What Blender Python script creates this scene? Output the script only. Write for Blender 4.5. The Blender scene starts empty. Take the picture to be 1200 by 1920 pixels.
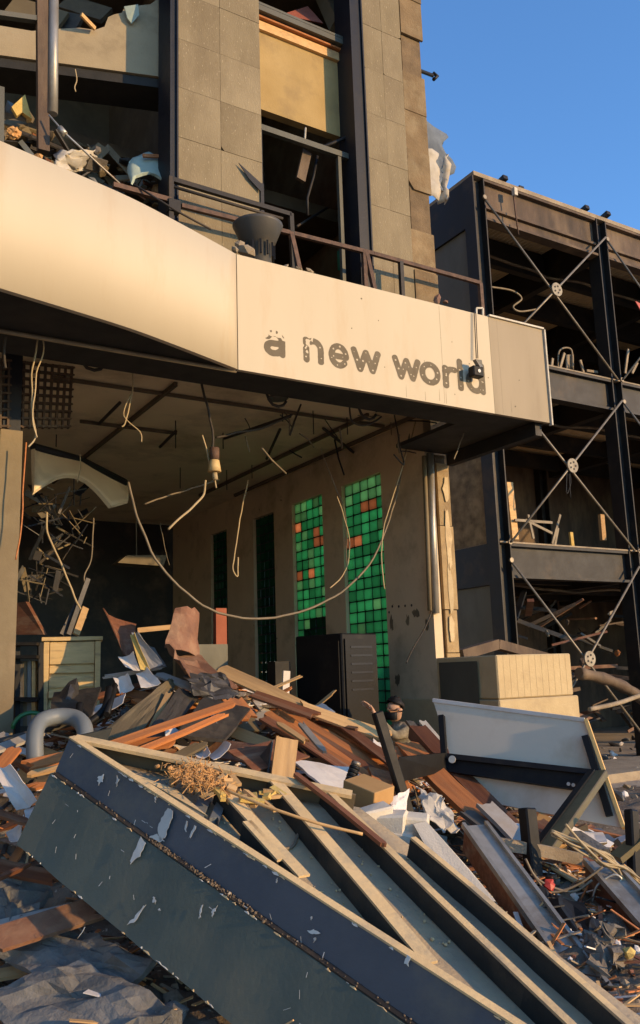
import bpy, bmesh, math, random
import numpy as np
from mathutils import Vector, Matrix, noise
random.seed(7)
scn = bpy.context.scene
COL = scn.collection

# ------------------------------------------------------------------ camera
FPX = 1600.0
RHO = math.atan(0.0324)
TH = math.atan(302 * math.cos(RHO) / FPX)
CAM = Vector((0, 0, 1.75))
FW = Vector((0, math.cos(TH), math.sin(TH)))
_R0 = Vector((1, 0, 0)); _U0 = Vector((0, -math.sin(TH), math.cos(TH)))
RT = math.cos(RHO) * _R0 - math.sin(RHO) * _U0
UP = math.cos(RHO) * _U0 + math.sin(RHO) * _R0
cd = bpy.data.cameras.new('camera'); co = bpy.data.objects.new('camera', cd); COL.objects.link(co)
cd.sensor_fit = 'VERTICAL'; cd.angle = 2 * math.atan(960 / FPX); cd.clip_end = 3000; cd.clip_start = 0.05
m3 = Matrix((RT, UP, -FW)).transposed()
co.matrix_world = Matrix.Translation(CAM) @ m3.to_4x4()
scn.camera = co

# ------------------------------------------------------------------ light
SUNV = Vector((0.90, -0.44, 0)).normalized()
EL = math.radians(11.5)
SUNV = (SUNV * math.cos(EL) + Vector((0, 0, math.sin(EL)))).normalized()
w = bpy.data.worlds.new('World'); scn.world = w; w.use_nodes = True
nt = w.node_tree; bg = nt.nodes['Background']
sk = nt.nodes.new('ShaderNodeTexSky'); sk.sky_type = 'NISHITA'; sk.sun_disc = False
sk.sun_elevation = EL; sk.sun_rotation = math.atan2(SUNV.x, SUNV.y)
sk.air_density = 1.0; sk.dust_density = 0.1; sk.ozone_density = 5.0
nt.links.new(sk.outputs[0], bg.inputs[0]); bg.inputs[1].default_value = 0.15
sd = bpy.data.lights.new('sun', 'SUN'); so = bpy.data.objects.new('sun', sd); COL.objects.link(so)
sd.energy = 2.05; sd.angle = math.radians(0.6); sd.color = (1.0, 0.655, 0.315)
so.rotation_euler = SUNV.to_track_quat('Z', 'Y').to_euler(); so.location = (20, -10, 15)
scn.view_settings.view_transform = 'Standard'; scn.view_settings.look = 'None'
scn.view_settings.exposure = 1.34; scn.view_settings.gamma = 1; scn.view_settings.use_curve_mapping = False

# ------------------------------------------------------------------ frames of reference
def ray(u, v): return RT * (u - 600) + UP * (960 - v) + FW * FPX
def P(u, v, Y):
    r = ray(u, v); return CAM + r * (Y / r.y)
def onz(u, v, z):
    r = ray(u, v); return CAM + r * ((z - CAM.z) / r.z)
def onpl(u, v, p, n):
    r = ray(u, v); return CAM + r * ((p - CAM).dot(n) / r.dot(n))
D = ray(3264, 1176); D.z = 0; D.normalize()
N = Vector((D.y, -D.x, 0)); Z = Vector((0, 0, 1))
p0 = P(850, 762, 8.9); ZS = p0.z
PT = onz(850, 858, ZS)                      # front corner of the tower at soffit height
CO = (p0 - PT).dot(N)                       # the canopy stands this far in front
ZT = onpl(448, 478, p0, N).z
def W(s, o, z): return Vector((PT.x, PT.y, 0)) + D * s + N * o + Z * z
def TP(u, v, o=0.0): return onpl(u, v, W(0, o, 0), N)
def so_(p): q = p - PT; return q.dot(D), q.dot(N), p.z
PS = P(945, 1000, 15)
def W2(s, o, z): return Vector((PS.x, PS.y, 0)) + D * s + N * o + Z * z

# ------------------------------------------------------------------ materials
MATS = {}
def mk(name, c1, c2=None, rough=.75, metal=0.0, sc=6, det=6, bump=.25, dirt=None, damt=.5, dsc=1.5,
       stretch=(1, 1, 1), var=.12, spots=None, ssc=30, sth=.72, bsc=40, spec=.4, trans=0.0):
    m = bpy.data.materials.new(name); m.use_nodes = True; t = m.node_tree; L = t.links
    b = t.nodes['Principled BSDF']
    tc = t.nodes.new('ShaderNodeTexCoord'); mp = t.nodes.new('ShaderNodeMapping')
    oi = t.nodes.new('ShaderNodeObjectInfo')
    mul = t.nodes.new('ShaderNodeVectorMath'); mul.operation = 'SCALE'; mul.inputs[3].default_value = 37
    cmb = t.nodes.new('ShaderNodeCombineXYZ')
    for i in range(3): L.new(oi.outputs['Random'], cmb.inputs[i])
    L.new(cmb.outputs[0], mul.inputs[0]); L.new(mul.outputs[0], mp.inputs['Location'])
    mp.inputs['Scale'].default_value = stretch
    L.new(tc.outputs['Object'], mp.inputs['Vector'])
    def nz(s, d=6, ro=.6):
        n = t.nodes.new('ShaderNodeTexNoise'); n.inputs['Scale'].default_value = s
        n.inputs['Detail'].default_value = d; n.inputs['Roughness'].default_value = ro
        L.new(mp.outputs[0], n.inputs['Vector']); return n
    def ramp(src, a, bb):
        r = t.nodes.new('ShaderNodeMapRange'); r.inputs[1].default_value = a; r.inputs[2].default_value = bb
        L.new(src, r.inputs[0]); return r.outputs[0]
    def mix(f, a, bb):
        x = t.nodes.new('ShaderNodeMix'); x.data_type = 'RGBA'
        if isinstance(f, float): x.inputs[0].default_value = f
        else: L.new(f, x.inputs[0])
        for k, c in ((6, a), (7, bb)):
            if isinstance(c, tuple): x.inputs[k].default_value = (*c, 1)
            else: L.new(c, x.inputs[k])
        return x.outputs[2]
    c2 = c2 or tuple(c * .7 for c in c1)
    wm = lambda c: (min(.85, c[0] * 1.03), c[1] * .995, c[2] * .87) if c else c     # warm tint put into every colour to offset the bluish shade
    c1, c2, dirt, spots = wm(c1), wm(c2), wm(dirt), wm(spots)
    n1 = nz(sc, det)
    col = mix(ramp(n1.outputs[0], .32, .68), c1, c2)
    if dirt:
        n2 = nz(dsc, 8, .65)
        f = ramp(n2.outputs[0], .62 - damt * .3, .75)
        col = mix(f, col, dirt)
    if spots:
        n3 = nz(ssc, 3, .5)
        col = mix(ramp(n3.outputs[0], sth, sth + .03), col, spots)
    hs = t.nodes.new('ShaderNodeHueSaturation')
    r = t.nodes.new('ShaderNodeMapRange'); r.inputs[3].default_value = 1 - var; r.inputs[4].default_value = 1 + var
    L.new(oi.outputs['Random'], r.inputs[0]); L.new(r.outputs[0], hs.inputs['Value']); L.new(col, hs.inputs['Color'])
    L.new(hs.outputs[0], b.inputs['Base Color'])
    b.inputs['Metallic'].default_value = metal
    b.inputs['Specular IOR Level'].default_value = spec
    rr = t.nodes.new('ShaderNodeMapRange'); rr.inputs[3].default_value = max(0, rough - .15); rr.inputs[4].default_value = min(1, rough + .15)
    L.new(n1.outputs[0], rr.inputs[0]); L.new(rr.outputs[0], b.inputs['Roughness'])
    if bump:
        nb = nz(bsc, 5, .65); bp = t.nodes.new('ShaderNodeBump'); bp.inputs['Strength'].default_value = bump
        bp.inputs['Distance'].default_value = .02; L.new(nb.outputs[0], bp.inputs['Height']); L.new(bp.outputs[0], b.inputs['Normal'])
    if trans:
        tr = t.nodes.new('ShaderNodeBsdfTranslucent'); ms = t.nodes.new('ShaderNodeMixShader'); ms.inputs[0].default_value = trans
        L.new(hs.outputs[0], tr.inputs[0]); L.new(b.outputs[0], ms.inputs[1]); L.new(tr.outputs[0], ms.inputs[2])
        L.new(ms.outputs[0], t.nodes['Material Output'].inputs['Surface'])
    MATS[name] = m; return m
M = MATS
mk('cream_paint', (.545, .475, .37), (.52, .45, .345), rough=.6, sc=.8, bump=.04, dirt=(.50, .40, .285), damt=.25, dsc=1.8, stretch=(1.6, 1.6, .35), var=.0, bsc=8, spec=.15)
mk('fascia_grey', (.33, .275, .205), (.30, .25, .185), rough=.6, sc=1.5, bump=.04, dirt=(.26, .21, .155), damt=.3, stretch=(2, 2, .4), var=0, bsc=8, spec=.15)  # darker, greyer tone than the cream panels
mk('letter_ghost', (.125, .10, .062), (.11, .086, .053), rough=.7, sc=8, bump=.1, var=.06)
mk('adhesive', (.70, .62, .48), rough=.6, bump=0)
mk('stone', (.27, .222, .145), (.19, .154, .098), rough=.85, sc=1.4, det=12, bump=.4, dirt=(.14, .108, .066), damt=.45, dsc=1.0, stretch=(1, 1, .4), var=.025, bsc=60, spots=(.33, .28, .195), ssc=60, sth=.66)
mk('stone_edge', (.23, .160, .085), (.145, .10, .054), rough=.9, sc=3, bump=.6, dirt=(.28, .225, .14), damt=.5, dsc=2, var=.12, bsc=25)
mk('core', (.20, .14, .08), (.12, .085, .05), rough=.95, sc=5, bump=.5)
mk('ochre_plaster', (.40, .285, .125), (.33, .23, .095), rough=.85, sc=1.6, det=9, bump=.2, dirt=(.24, .17, .085), damt=.45, dsc=2.0, var=0)
mk('white_plaster', (.38, .31, .205), (.32, .26, .17), rough=.85, sc=2, bump=.15, dirt=(.22, .175, .115), damt=.4, dsc=2, var=.05)
mk('dark_metal', (.010, .012, .018), (.016, .018, .024), rough=.5, sc=5, bump=.1, dirt=(.035, .03, .026), damt=.2, var=.1, spec=.25)
mk('steel', (.014, .014, .016), (.024, .022, .021), rough=.55, sc=4, bump=.12, dirt=(.065, .045, .03), damt=.3, dsc=1.6, var=.1, spec=.25)
mk('rust_steel', (.115, .072, .045), (.05, .036, .028), rough=.75, sc=2.5, det=10, bump=.3, dirt=(.19, .135, .085), damt=.5, dsc=1.6, stretch=(1, 1, .35), var=.1)
mk('brace_steel', (.23, .20, .16), (.15, .13, .11), rough=.5, metal=.3, sc=10, bump=.05)
mk('gusset', (.36, .32, .25), (.24, .21, .17), rough=.6, sc=12, bump=.1, dirt=(.14, .11, .08), damt=.4, dsc=5)
mk('rust_rail', (.13, .07, .045), (.07, .045, .035), rough=.75, sc=14, bump=.2)
mk('silver', (.44, .42, .39), (.30, .285, .265), rough=.45, metal=.55, sc=5, bump=.1, dirt=(.2, .155, .11), damt=.5, dsc=2.5, stretch=(1, 1, .4))
mk('panel_grey', (.105, .105, .085), (.075, .075, .062), rough=.6, sc=3, bump=.1, dirt=(.13, .12, .1), damt=.3, stretch=(1, 1, .4))
mk('mottled', (.28, .225, .145), (.12, .095, .06), rough=.9, sc=5, bump=.4, dirt=(.06, .05, .035), damt=.4, dsc=3)
mk('corrugated', (.80, .64, .45), (.62, .49, .34), rough=.6, sc=3, bump=.1)
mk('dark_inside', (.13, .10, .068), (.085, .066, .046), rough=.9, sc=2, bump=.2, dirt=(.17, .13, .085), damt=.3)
mk('wall_inside', (.66, .53, .37), (.58, .46, .32), rough=.85, sc=1.5, bump=.1, dirt=(.32, .245, .165), damt=.35, dsc=1.4, var=.03, spots=(.2, .155, .11), ssc=9, sth=.74)
mk('ceiling', (.80, .66, .47), (.72, .59, .42), rough=.9, sc=1.3, bump=.1, dirt=(.40, .31, .21), damt=.35, dsc=1.0, var=0)
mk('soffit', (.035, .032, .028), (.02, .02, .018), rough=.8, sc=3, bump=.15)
mk('concrete', (.34, .275, .20), (.25, .20, .145), rough=.9, sc=4, bump=.4, dirt=(.19, .15, .105), damt=.4, dsc=2)
mk('block', (.52, .41, .245), (.46, .355, .21), rough=.9, sc=5, bump=.25, dirt=(.36, .27, .165), damt=.35, dsc=2, var=.03)
mk('ground', (.38, .32, .25), (.26, .22, .18), rough=.95, sc=1.5, bump=.6, dirt=(.42, .34, .26), damt=.55, dsc=.6, spots=(.5, .43, .34), ssc=14, sth=.66, bsc=14)
mk('heap', (.17, .13, .095), (.075, .06, .046), rough=.95, sc=5, bump=1, dirt=(.28, .21, .145), damt=.5, dsc=2.5, spots=(.45, .38, .30), ssc=22, sth=.66, bsc=18)
mk('wood_orange', (.50, .19, .06), (.34, .12, .04), rough=.6, sc=5, bump=.2, stretch=(.35, 6, 6), dirt=(.24, .11, .05), damt=.35, dsc=2, var=.25)
mk('wood_brown', (.20, .080, .04), (.12, .048, .026), rough=.55, sc=5, bump=.15, stretch=(.35, 6, 6), dirt=(.30, .2, .13), damt=.35, dsc=1.5, var=.3)
mk('wood_pale', (.56, .36, .17), (.44, .27, .12), rough=.75, sc=5, bump=.2, stretch=(.35, 5, 5), dirt=(.3, .19, .1), damt=.3, var=.2)
mk('board_olive', (.17, .135, .08), (.13, .10, .06), rough=.7, sc=3, bump=.1, dirt=(.26, .2, .13), damt=.4, var=.2)
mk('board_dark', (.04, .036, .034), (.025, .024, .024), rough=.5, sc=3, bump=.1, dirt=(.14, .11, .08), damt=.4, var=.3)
mk('board_grey', (.40, .385, .38), (.32, .305, .30), rough=.6, sc=3, bump=.1, dirt=(.3, .24, .18), damt=.4, var=.2)
mk('rust_sheet', (.24, .115, .065), (.12, .06, .04), rough=.7, sc=4, bump=.3, dirt=(.34, .22, .14), damt=.5, dsc=3, var=.05)
mk('paper', (.76, .72, .69), (.66, .62, .62), rough=.8, sc=4, bump=.1, dirt=(.48, .40, .32), damt=.35, var=.15)
mk('foam', (.66, .60, .52), (.60, .54, .46), rough=.9, sc=8, bump=.3, bsc=80, var=.04)
mk('cardboard', (.46, .27, .11), (.40, .23, .09), rough=.85, sc=6, bump=.1)
mk('insulation', (.62, .36, .15), (.50, .26, .10), rough=1, sc=9, bump=1, bsc=25, dirt=(.36, .2, .1), damt=.4, dsc=6)
mk('frame_blue', (.090, .100, .120), (.060, .068, .086), rough=.5, sc=1.6, det=10, bump=.14, dirt=(.14, .13, .11), damt=.45, dsc=2.2, spots=(.34, .33, .32), ssc=18, sth=.735, var=0, spec=.3)
mk('frame_green', (.092, .112, .098), (.068, .084, .074), rough=.55, sc=1.4, det=10, bump=.14, dirt=(.13, .128, .098), damt=.5, dsc=1.8, spots=(.30, .30, .28), ssc=17, sth=.75, var=0, spec=.3)
mk('frame_dust', (.68, .50, .275), (.56, .405, .22), rough=.85, sc=2.5, det=8, bump=.25, dirt=(.24, .22, .19), damt=.42, dsc=3, var=.06)
mk('sheet_dust', (.40, .325, .235), (.27, .22, .165), rough=.85, sc=3, det=9, bump=.4, dirt=(.50, .38, .23), damt=.6, dsc=2, var=.0)
mk('frame_web', (.035, .038, .038), (.022, .025, .026), rough=.6, sc=4, bump=.15, dirt=(.10, .082, .062), damt=.35, var=.05, spec=.25)
mk('paint_flake', (.55, .56, .56), (.45, .46, .46), rough=.8, bump=.1)
mk('table_white', (.62, .55, .47), (.58, .51, .43), rough=.6, sc=2, bump=.05, dirt=(.46, .36, .26), damt=.4, dsc=1.6, var=0, spec=.2)
mk('edge_wood', (.72, .47, .18), (.62, .40, .15), rough=.6, sc=6, bump=.1)
mk('black', (.007, .007, .008), (.011, .011, .011), rough=.55, sc=5, bump=.08, dirt=(.03, .026, .02), damt=.2, spec=.2)
mk('brassy_sunlit_black', (.15, .12, .06), (.10, .08, .04), rough=.4, sc=5, bump=.1, dirt=(.16, .13, .085), damt=.4)
mk('cream_cable', (.42, .33, .20), (.34, .26, .15), rough=.65, bump=0)
mk('dark_cable', (.045, .036, .028), rough=.7, bump=0)
mk('grey_cable', (.22, .18, .13), rough=.6, bump=0)
mk('plastic_blue', (.17, .19, .21), (.14, .16, .18), rough=.5, sc=3, bump=.05, dirt=(.25, .21, .16), damt=.35)
mk('plastic_grey', (.085, .08, .075), (.06, .058, .055), rough=.5, sc=4, bump=.08, dirt=(.2, .17, .13), damt=.35)
mk('green_plastic', (.03, .16, .06), rough=.4, bump=0)
mk('cloth_grey', (.16, .14, .125), (.11, .10, .09), rough=.95, sc=5, bump=.4, dirt=(.25, .2, .15), damt=.4)
mk('cloth_white', (.66, .62, .57), (.5, .47, .44), rough=.9, sc=5, bump=.2, trans=.25)
mk('cloth_blue', (.14, .17, .22), (.09, .11, .15), rough=.9, sc=5, bump=.2)
mk('slab_grey', (.20, .195, .19), (.12, .116, .112), rough=.9, sc=3, det=10, bump=.8, dirt=(.07, .065, .06), damt=.5, dsc=3.5, bsc=14)
mk('drawer_wood', (.62, .45, .22), (.52, .37, .175), rough=.65, sc=4, bump=.15, stretch=(1, 1, 6), dirt=(.3, .21, .11), damt=.35, dsc=3, var=.06)
mk('yellow_stuff', (.62, .45, .15), (.5, .34, .1), rough=.9, sc=8, bump=.4)
mk('mint_board', (.36, .44, .40), (.3, .37, .34), rough=.8, sc=4, bump=.1)
mk('red_board', (.30, .085, .05), (.24, .07, .045), rough=.7, sc=4, bump=.1)
mk('white_trim', (.55, .52, .46), (.4, .37, .32), rough=.6, sc=10, bump=.1)
mk('skin', (.47, .28, .19), (.43, .255, .17), rough=.6, sc=10, bump=.02, var=0)
mk('hair', (.012, .009, .008), rough=.7, sc=30, bump=.3)
mk('camo', (.30, .25, .17), (.15, .125, .09), rough=.9, sc=14, det=2, bump=.1, dirt=(.40, .34, .25), damt=.4, dsc=10, var=0)
mk('trousers', (.035, .035, .035), rough=.9, sc=8, bump=.1)
mk('stone_pale', (.56, .44, .27), (.46, .36, .22), rough=.9, sc=6, bump=.4, dirt=(.34, .25, .15), damt=.4, dsc=4)
mk('stone_corner', (.40, .29, .155), (.31, .22, .115), rough=.9, sc=5, bump=.5, dirt=(.22, .155, .09), damt=.45, dsc=3)
mk('groove_shade', (.44, .345, .205), rough=.9, bump=0, var=0)
mk('brick_far', (.36, .2, .11), rough=.9, bump=.3)
mk('facade_far', (.42, .36, .28), (.36, .3, .23), rough=.9, sc=.6, bump=.2)
mk('glass_dark', (.03, .035, .04), rough=.15, bump=0)
mk('red_plastic', (.5, .05, .03), rough=.5, bump=0)
def glassblock(name, c, tr):
    m = bpy.data.materials.new(name); m.use_nodes = True; t = m.node_tree; L = t.links
    b = t.nodes['Principled BSDF']; b.inputs['Base Color'].default_value = (*[x * .35 for x in c], 1); b.inputs['Roughness'].default_value = .12
    tl = t.nodes.new('ShaderNodeBsdfTranslucent')
    oi = t.nodes.new('ShaderNodeObjectInfo'); hs = t.nodes.new('ShaderNodeHueSaturation'); hs.inputs['Color'].default_value = (*c, 1)
    r = t.nodes.new('ShaderNodeMapRange'); r.inputs[3].default_value = .7; r.inputs[4].default_value = 1.2
    L.new(oi.outputs['Random'], r.inputs[0]); L.new(r.outputs[0], hs.inputs['Value']); L.new(hs.outputs[0], tl.inputs[0])
    tc = t.nodes.new('ShaderNodeTexCoord'); n = t.nodes.new('ShaderNodeTexNoise'); n.inputs['Scale'].default_value = 22
    L.new(tc.outputs['Object'], n.inputs['Vector'])
    bp = t.nodes.new('ShaderNodeBump'); bp.inputs['Strength'].default_value = .5; bp.inputs['Distance'].default_value = .02
    L.new(n.outputs[0], bp.inputs['Height']); L.new(bp.outputs[0], b.inputs['Normal']); L.new(bp.outputs[0], tl.inputs['Normal'])
    ms = t.nodes.new('ShaderNodeMixShader'); ms.inputs[0].default_value = tr
    L.new(b.outputs[0], ms.inputs[1]); L.new(tl.outputs[0], ms.inputs[2]); L.new(ms.outputs[0], t.nodes['Material Output'].inputs['Surface'])
    MATS[name] = m
glassblock('glass_green', (.20, .68, .40), .72)
glassblock('glass_pale', (.36, .68, .42), .75)
glassblock('glass_sunlit_gap', (.85, .50, .32), .85)  # sunlit orange seen through missing blocks, put into the glass colour
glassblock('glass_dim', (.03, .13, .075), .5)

# ------------------------------------------------------------------ builders
def tag(o, label=None, cat=None, group=None, kind=None):
    if label: o['label'] = label
    if cat: o['category'] = cat
    if group: o['group'] = group
    if kind: o['kind'] = kind
    return o
def thing(name, loc, label, cat, group=None):
    o = bpy.data.objects.new(name, None); COL.objects.link(o); o.location = loc; o.empty_display_size = .2
    return tag(o, label, cat, group)
def wloc(o):
    v = Vector((0, 0, 0))
    while o: v += o.location; o = o.parent
    return v
def perp(t):
    a = Vector((0, 0, 1)) if abs(t.z) < .9 else Vector((1, 0, 0))
    x = t.cross(a).normalized(); return x, t.cross(x).normalized()
class MB:
    def __init__(s): s.v = []; s.f = []; s.m = []; s.sm = []
    def face(s, idx, m=0, sm=False): s.f.append(idx); s.m.append(m); s.sm.append(sm)
    def hexa(s, pts, m=0):      # 8 points: bottom loop then top loop
        b = len(s.v); s.v += [Vector(p) for p in pts]
        for q in ((3, 2, 1, 0), (4, 5, 6, 7), (0, 1, 5, 4), (1, 2, 6, 5), (2, 3, 7, 6), (3, 0, 4, 7)): s.face([b + i for i in q], m)
        return s
    def box(s, c, ax, ay, az, m=0):
        c = Vector(c); return s.hexa([c - ax - ay - az, c + ax - ay - az, c + ax + ay - az, c - ax + ay - az, c - ax - ay + az, c + ax - ay + az, c + ax + ay + az, c - ax + ay + az], m)
    def fr(s, Wf, s0, s1, o0, o1, z0, z1, m=0):
        return s.box((Wf(s0, o0, z0) + Wf(s1, o1, z1)) / 2, D * (s1 - s0) / 2, N * (o1 - o0) / 2, Z * (z1 - z0) / 2, m)
    def beam(s, p, q, w, h, up=None, m=0):
        p = Vector(p); q = Vector(q); t = (q - p).normalized()
        up = Vector(up) if up is not None else Z
        if abs(t.dot(up)) > .97: up = Vector((0, 1, 0))
        x = t.cross(up).normalized(); y = x.cross(t).normalized()
        return s.box((p + q) / 2, t * (q - p).length / 2, x * w / 2, y * h / 2, m)
    def tube(s, pts, r, n=6, m=0):
        pts = [Vector(p) for p in pts]; b = len(s.v); K = len(pts); X = None
        for i, p in enumerate(pts):
            t = (pts[min(i + 1, K - 1)] - pts[max(i - 1, 0)]).normalized()
            if X is None: X, Y = perp(t)
            else:
                X = (X - t * X.dot(t)).normalized(); Y = t.cross(X)
            ri = r[i] if isinstance(r, (list, tuple)) else r
            for k in range(n):
                a = 2 * math.pi * k / n; s.v.append(p + X * math.cos(a) * ri + Y * math.sin(a) * ri)
        for i in range(K - 1):
            for k in range(n):
                s.face([b + i * n + k, b + i * n + (k + 1) % n, b + (i + 1) * n + (k + 1) % n, b + (i + 1) * n + k], m, True)
        s.face([b + k for k in range(n)][::-1], m); s.face([b + (K - 1) * n + k for k in range(n)], m); return s
    def prism(s, pts, ext, m=0):
        pts = [Vector(p) for p in pts]; ext = Vector(ext); b = len(s.v); n = len(pts)
        s.v += pts + [p + ext for p in pts]
        s.face(list(range(b, b + n))[::-1], m); s.face(list(range(b + n, b + 2 * n)), m)
        for i in range(n): j = (i + 1) % n; s.face([b + i, b + j, b + n + j, b + n + i], m)
        return s
    def disc(s, c, nrm, r, h, n=12, m=0):
        nrm = Vector(nrm).normalized(); x, y = perp(nrm)
        return s.prism([Vector(c) + x * r * math.cos(2 * math.pi * k / n) + y * r * math.sin(2 * math.pi * k / n) for k in range(n)], nrm * h, m)
    def sheet(s, fn, nu, nv, th, m=0, sm=True):
        G = [[Vector(fn(i / nu, j / nv)) for j in range(nv + 1)] for i in range(nu + 1)]
        b = len(s.v)
        for k in (0, 1):
            for i in range(nu + 1):
                for j in range(nv + 1):
                    a = G[min(i + 1, nu)][j] - G[max(i - 1, 0)][j]; c = G[i][min(j + 1, nv)] - G[i][max(j - 1, 0)]
                    nn = a.cross(c); nn = nn.normalized() if nn.length > 1e-9 else Z
                    s.v.append(G[i][j] + nn * (th / 2 if k else -th / 2))
        S = (nu + 1) * (nv + 1); I = lambda i, j, k: b + k * S + i * (nv + 1) + j
        for i in range(nu):
            for j in range(nv):
                s.face([I(i, j, 1), I(i + 1, j, 1), I(i + 1, j + 1, 1), I(i, j + 1, 1)], m, sm)
                s.face([I(i, j, 0), I(i, j + 1, 0), I(i + 1, j + 1, 0), I(i + 1, j, 0)], m, sm)
        for i in range(nu):
            for j, fl in ((0, 0), (nv, 1)):
                q = [I(i, j, 0), I(i + 1, j, 0), I(i + 1, j, 1), I(i, j, 1)]; s.face(q[::-1] if fl else q, m)
        for j in range(nv):
            for i, fl in ((0, 1), (nu, 0)):
                q = [I(i, j, 0), I(i, j + 1, 0), I(i, j + 1, 1), I(i, j, 1)]; s.face(q[::-1] if fl else q, m)
        return s
    def chunk(s, c, r, m=0, flat=1.0, rnd=random, sub=1):
        bm = bmesh.new(); bmesh.ops.create_icosphere(bm, subdivisions=sub, radius=1)
        b = len(s.v); sx, sy, sz = (rnd.uniform(.6, 1.3) for _ in range(3)); sz *= flat
        rot = Matrix.Rotation(rnd.uniform(0, 6.3), 3, Vector((rnd.uniform(-1, 1), rnd.uniform(-1, 1), rnd.uniform(-.2, 1))).normalized())
        for v in bm.verts:
            q = v.co * rnd.uniform(.72, 1.12)
            s.v.append(Vector(c) + rot @ Vector((q.x * sx * r, q.y * sy * r, q.z * sz * r)))
        for f in bm.faces: s.face([b + v.index for v in f.verts], m)
        bm.free(); return s
    def build(s, name, mats, parent=None, loc=None, bev=0, **kw):
        if isinstance(mats, str): mats = [mats]
        if parent is not None: org = wloc(parent) + (Vector(loc) if loc is not None else Vector((0, 0, 0)))
        elif loc is not None: org = Vector(loc)
        else:
            a = np.array([v[:] for v in s.v]); mn, mx = a.min(0), a.max(0); org = Vector(((mn[0] + mx[0]) / 2, (mn[1] + mx[1]) / 2, mn[2]))
        me = bpy.data.meshes.new(name); me.from_pydata([(v - org)[:] for v in s.v], [], s.f)
        for x in mats: me.materials.append(M[x])
        me.polygons.foreach_set('material_index', s.m); me.polygons.foreach_set('use_smooth', s.sm); me.update()
        o = bpy.data.objects.new(name, me); COL.objects.link(o)
        if parent is not None:
            o.parent = parent
            if loc is not None: o.location = loc
        else: o.location = org
        if bev:
            bv = o.modifiers.new('bev', 'BEVEL'); bv.width = bev; bv.segments = 1; bv.limit_method = 'ANGLE'
        if kw: tag(o, **kw)
        return o
def quad(a, b, c, d): # bilinear patch
    a, b, c, d = map(Vector, (a, b, c, d))
    return lambda u, v: (a * (1 - u) + b * u) * (1 - v) + (d * (1 - u) + c * u) * v
def nzv(p, s, amp): return Vector(noise.noise_vector(Vector(p) * s)) * amp
def spline(pts, n=8):
    pts = [Vector(p) for p in pts]; out = []
    for i in range(len(pts) - 1):
        p0_, p1, p2, p3 = pts[max(i - 1, 0)], pts[i], pts[i + 1], pts[min(i + 2, len(pts) - 1)]
        for k in range(n):
            t = k / n; out.append(.5 * ((2 * p1) + (p2 - p0_) * t + (2 * p0_ - 5 * p1 + 4 * p2 - p3) * t * t + (3 * p1 - p0_ - 3 * p2 + p3) * t ** 3))
    out.append(pts[-1]); return out

# ------------------------------------------------------------------ ground, road, heap
def hz(x, y):
    h = 0.02 + 1.55 * math.exp(-((x + 1.3) / (1.9 if x < -1.3 else 2.3)) ** 2 - ((y - 8.7) / (2.0 if y < 8.7 else 2.4)) ** 2)
    h += .55 * math.exp(-((x + 2.5) / 1.5) ** 2 - ((y - 6.6) / 1.4) ** 2)
    h += .30 * math.exp(-((x - .9) / 1.8) ** 2 - ((y - 6.0) / 1.6) ** 2)
    h += .22 * math.exp(-((x - .3) / 2.5) ** 2 - ((y - 4.2) / 1.2) ** 2)
    e = min(1, max(0, h - .02) * 3)
    return h + e * (.14 * noise.noise(Vector((x * 1.3, y * 1.3, 3))) + .07 * noise.noise(Vector((x * 3.7, y * 3.7, 9))))
def G(u, v):
    r = ray(u, v).normalized(); t = 2.0
    while t < 40:
        p = CAM + r * t
        if p.z <= hz(p.x, p.y): return p
        t += .04
    return p
g = MB()
def gf(u, v): return Vector((-400 + 800 * u, -200 + 900 * v, 0))
g.v = [Vector((-600, -300, 0)), Vector((600, -300, 0)), Vector((600, 1200, 0)), Vector((-600, 1200, 0))]; g.face([0, 1, 2, 3])
g.build('ground', 'ground', loc=(0, 0, 0), kind='structure')
h = MB()
NX, NY = 110, 110
for i in range(NX + 1):
    for j in range(NY + 1):
        x = -6 + 11 * i / NX; y = 2.2 + 11 * j / NY
        z = hz(x, y) + .06 * noise.noise(Vector((x * 9, y * 9, 1)))
        ed = min(i, NX - i, j, NY - j) / 8.0
        h.v.append(Vector((x, y, z if ed >= 1 else z * ed - .02 * (1 - ed))))
for i in range(NX):
    for j in range(NY):
        a = i * (NY + 1) + j; h.face([a, a + NY + 1, a + NY + 2, a + 1], 0, True)
h.build('rubble_heap', 'heap', loc=(-.5, 7.7, 0), kind='stuff', label='dusty heap of crushed building rubble spilling out of the hall')

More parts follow.
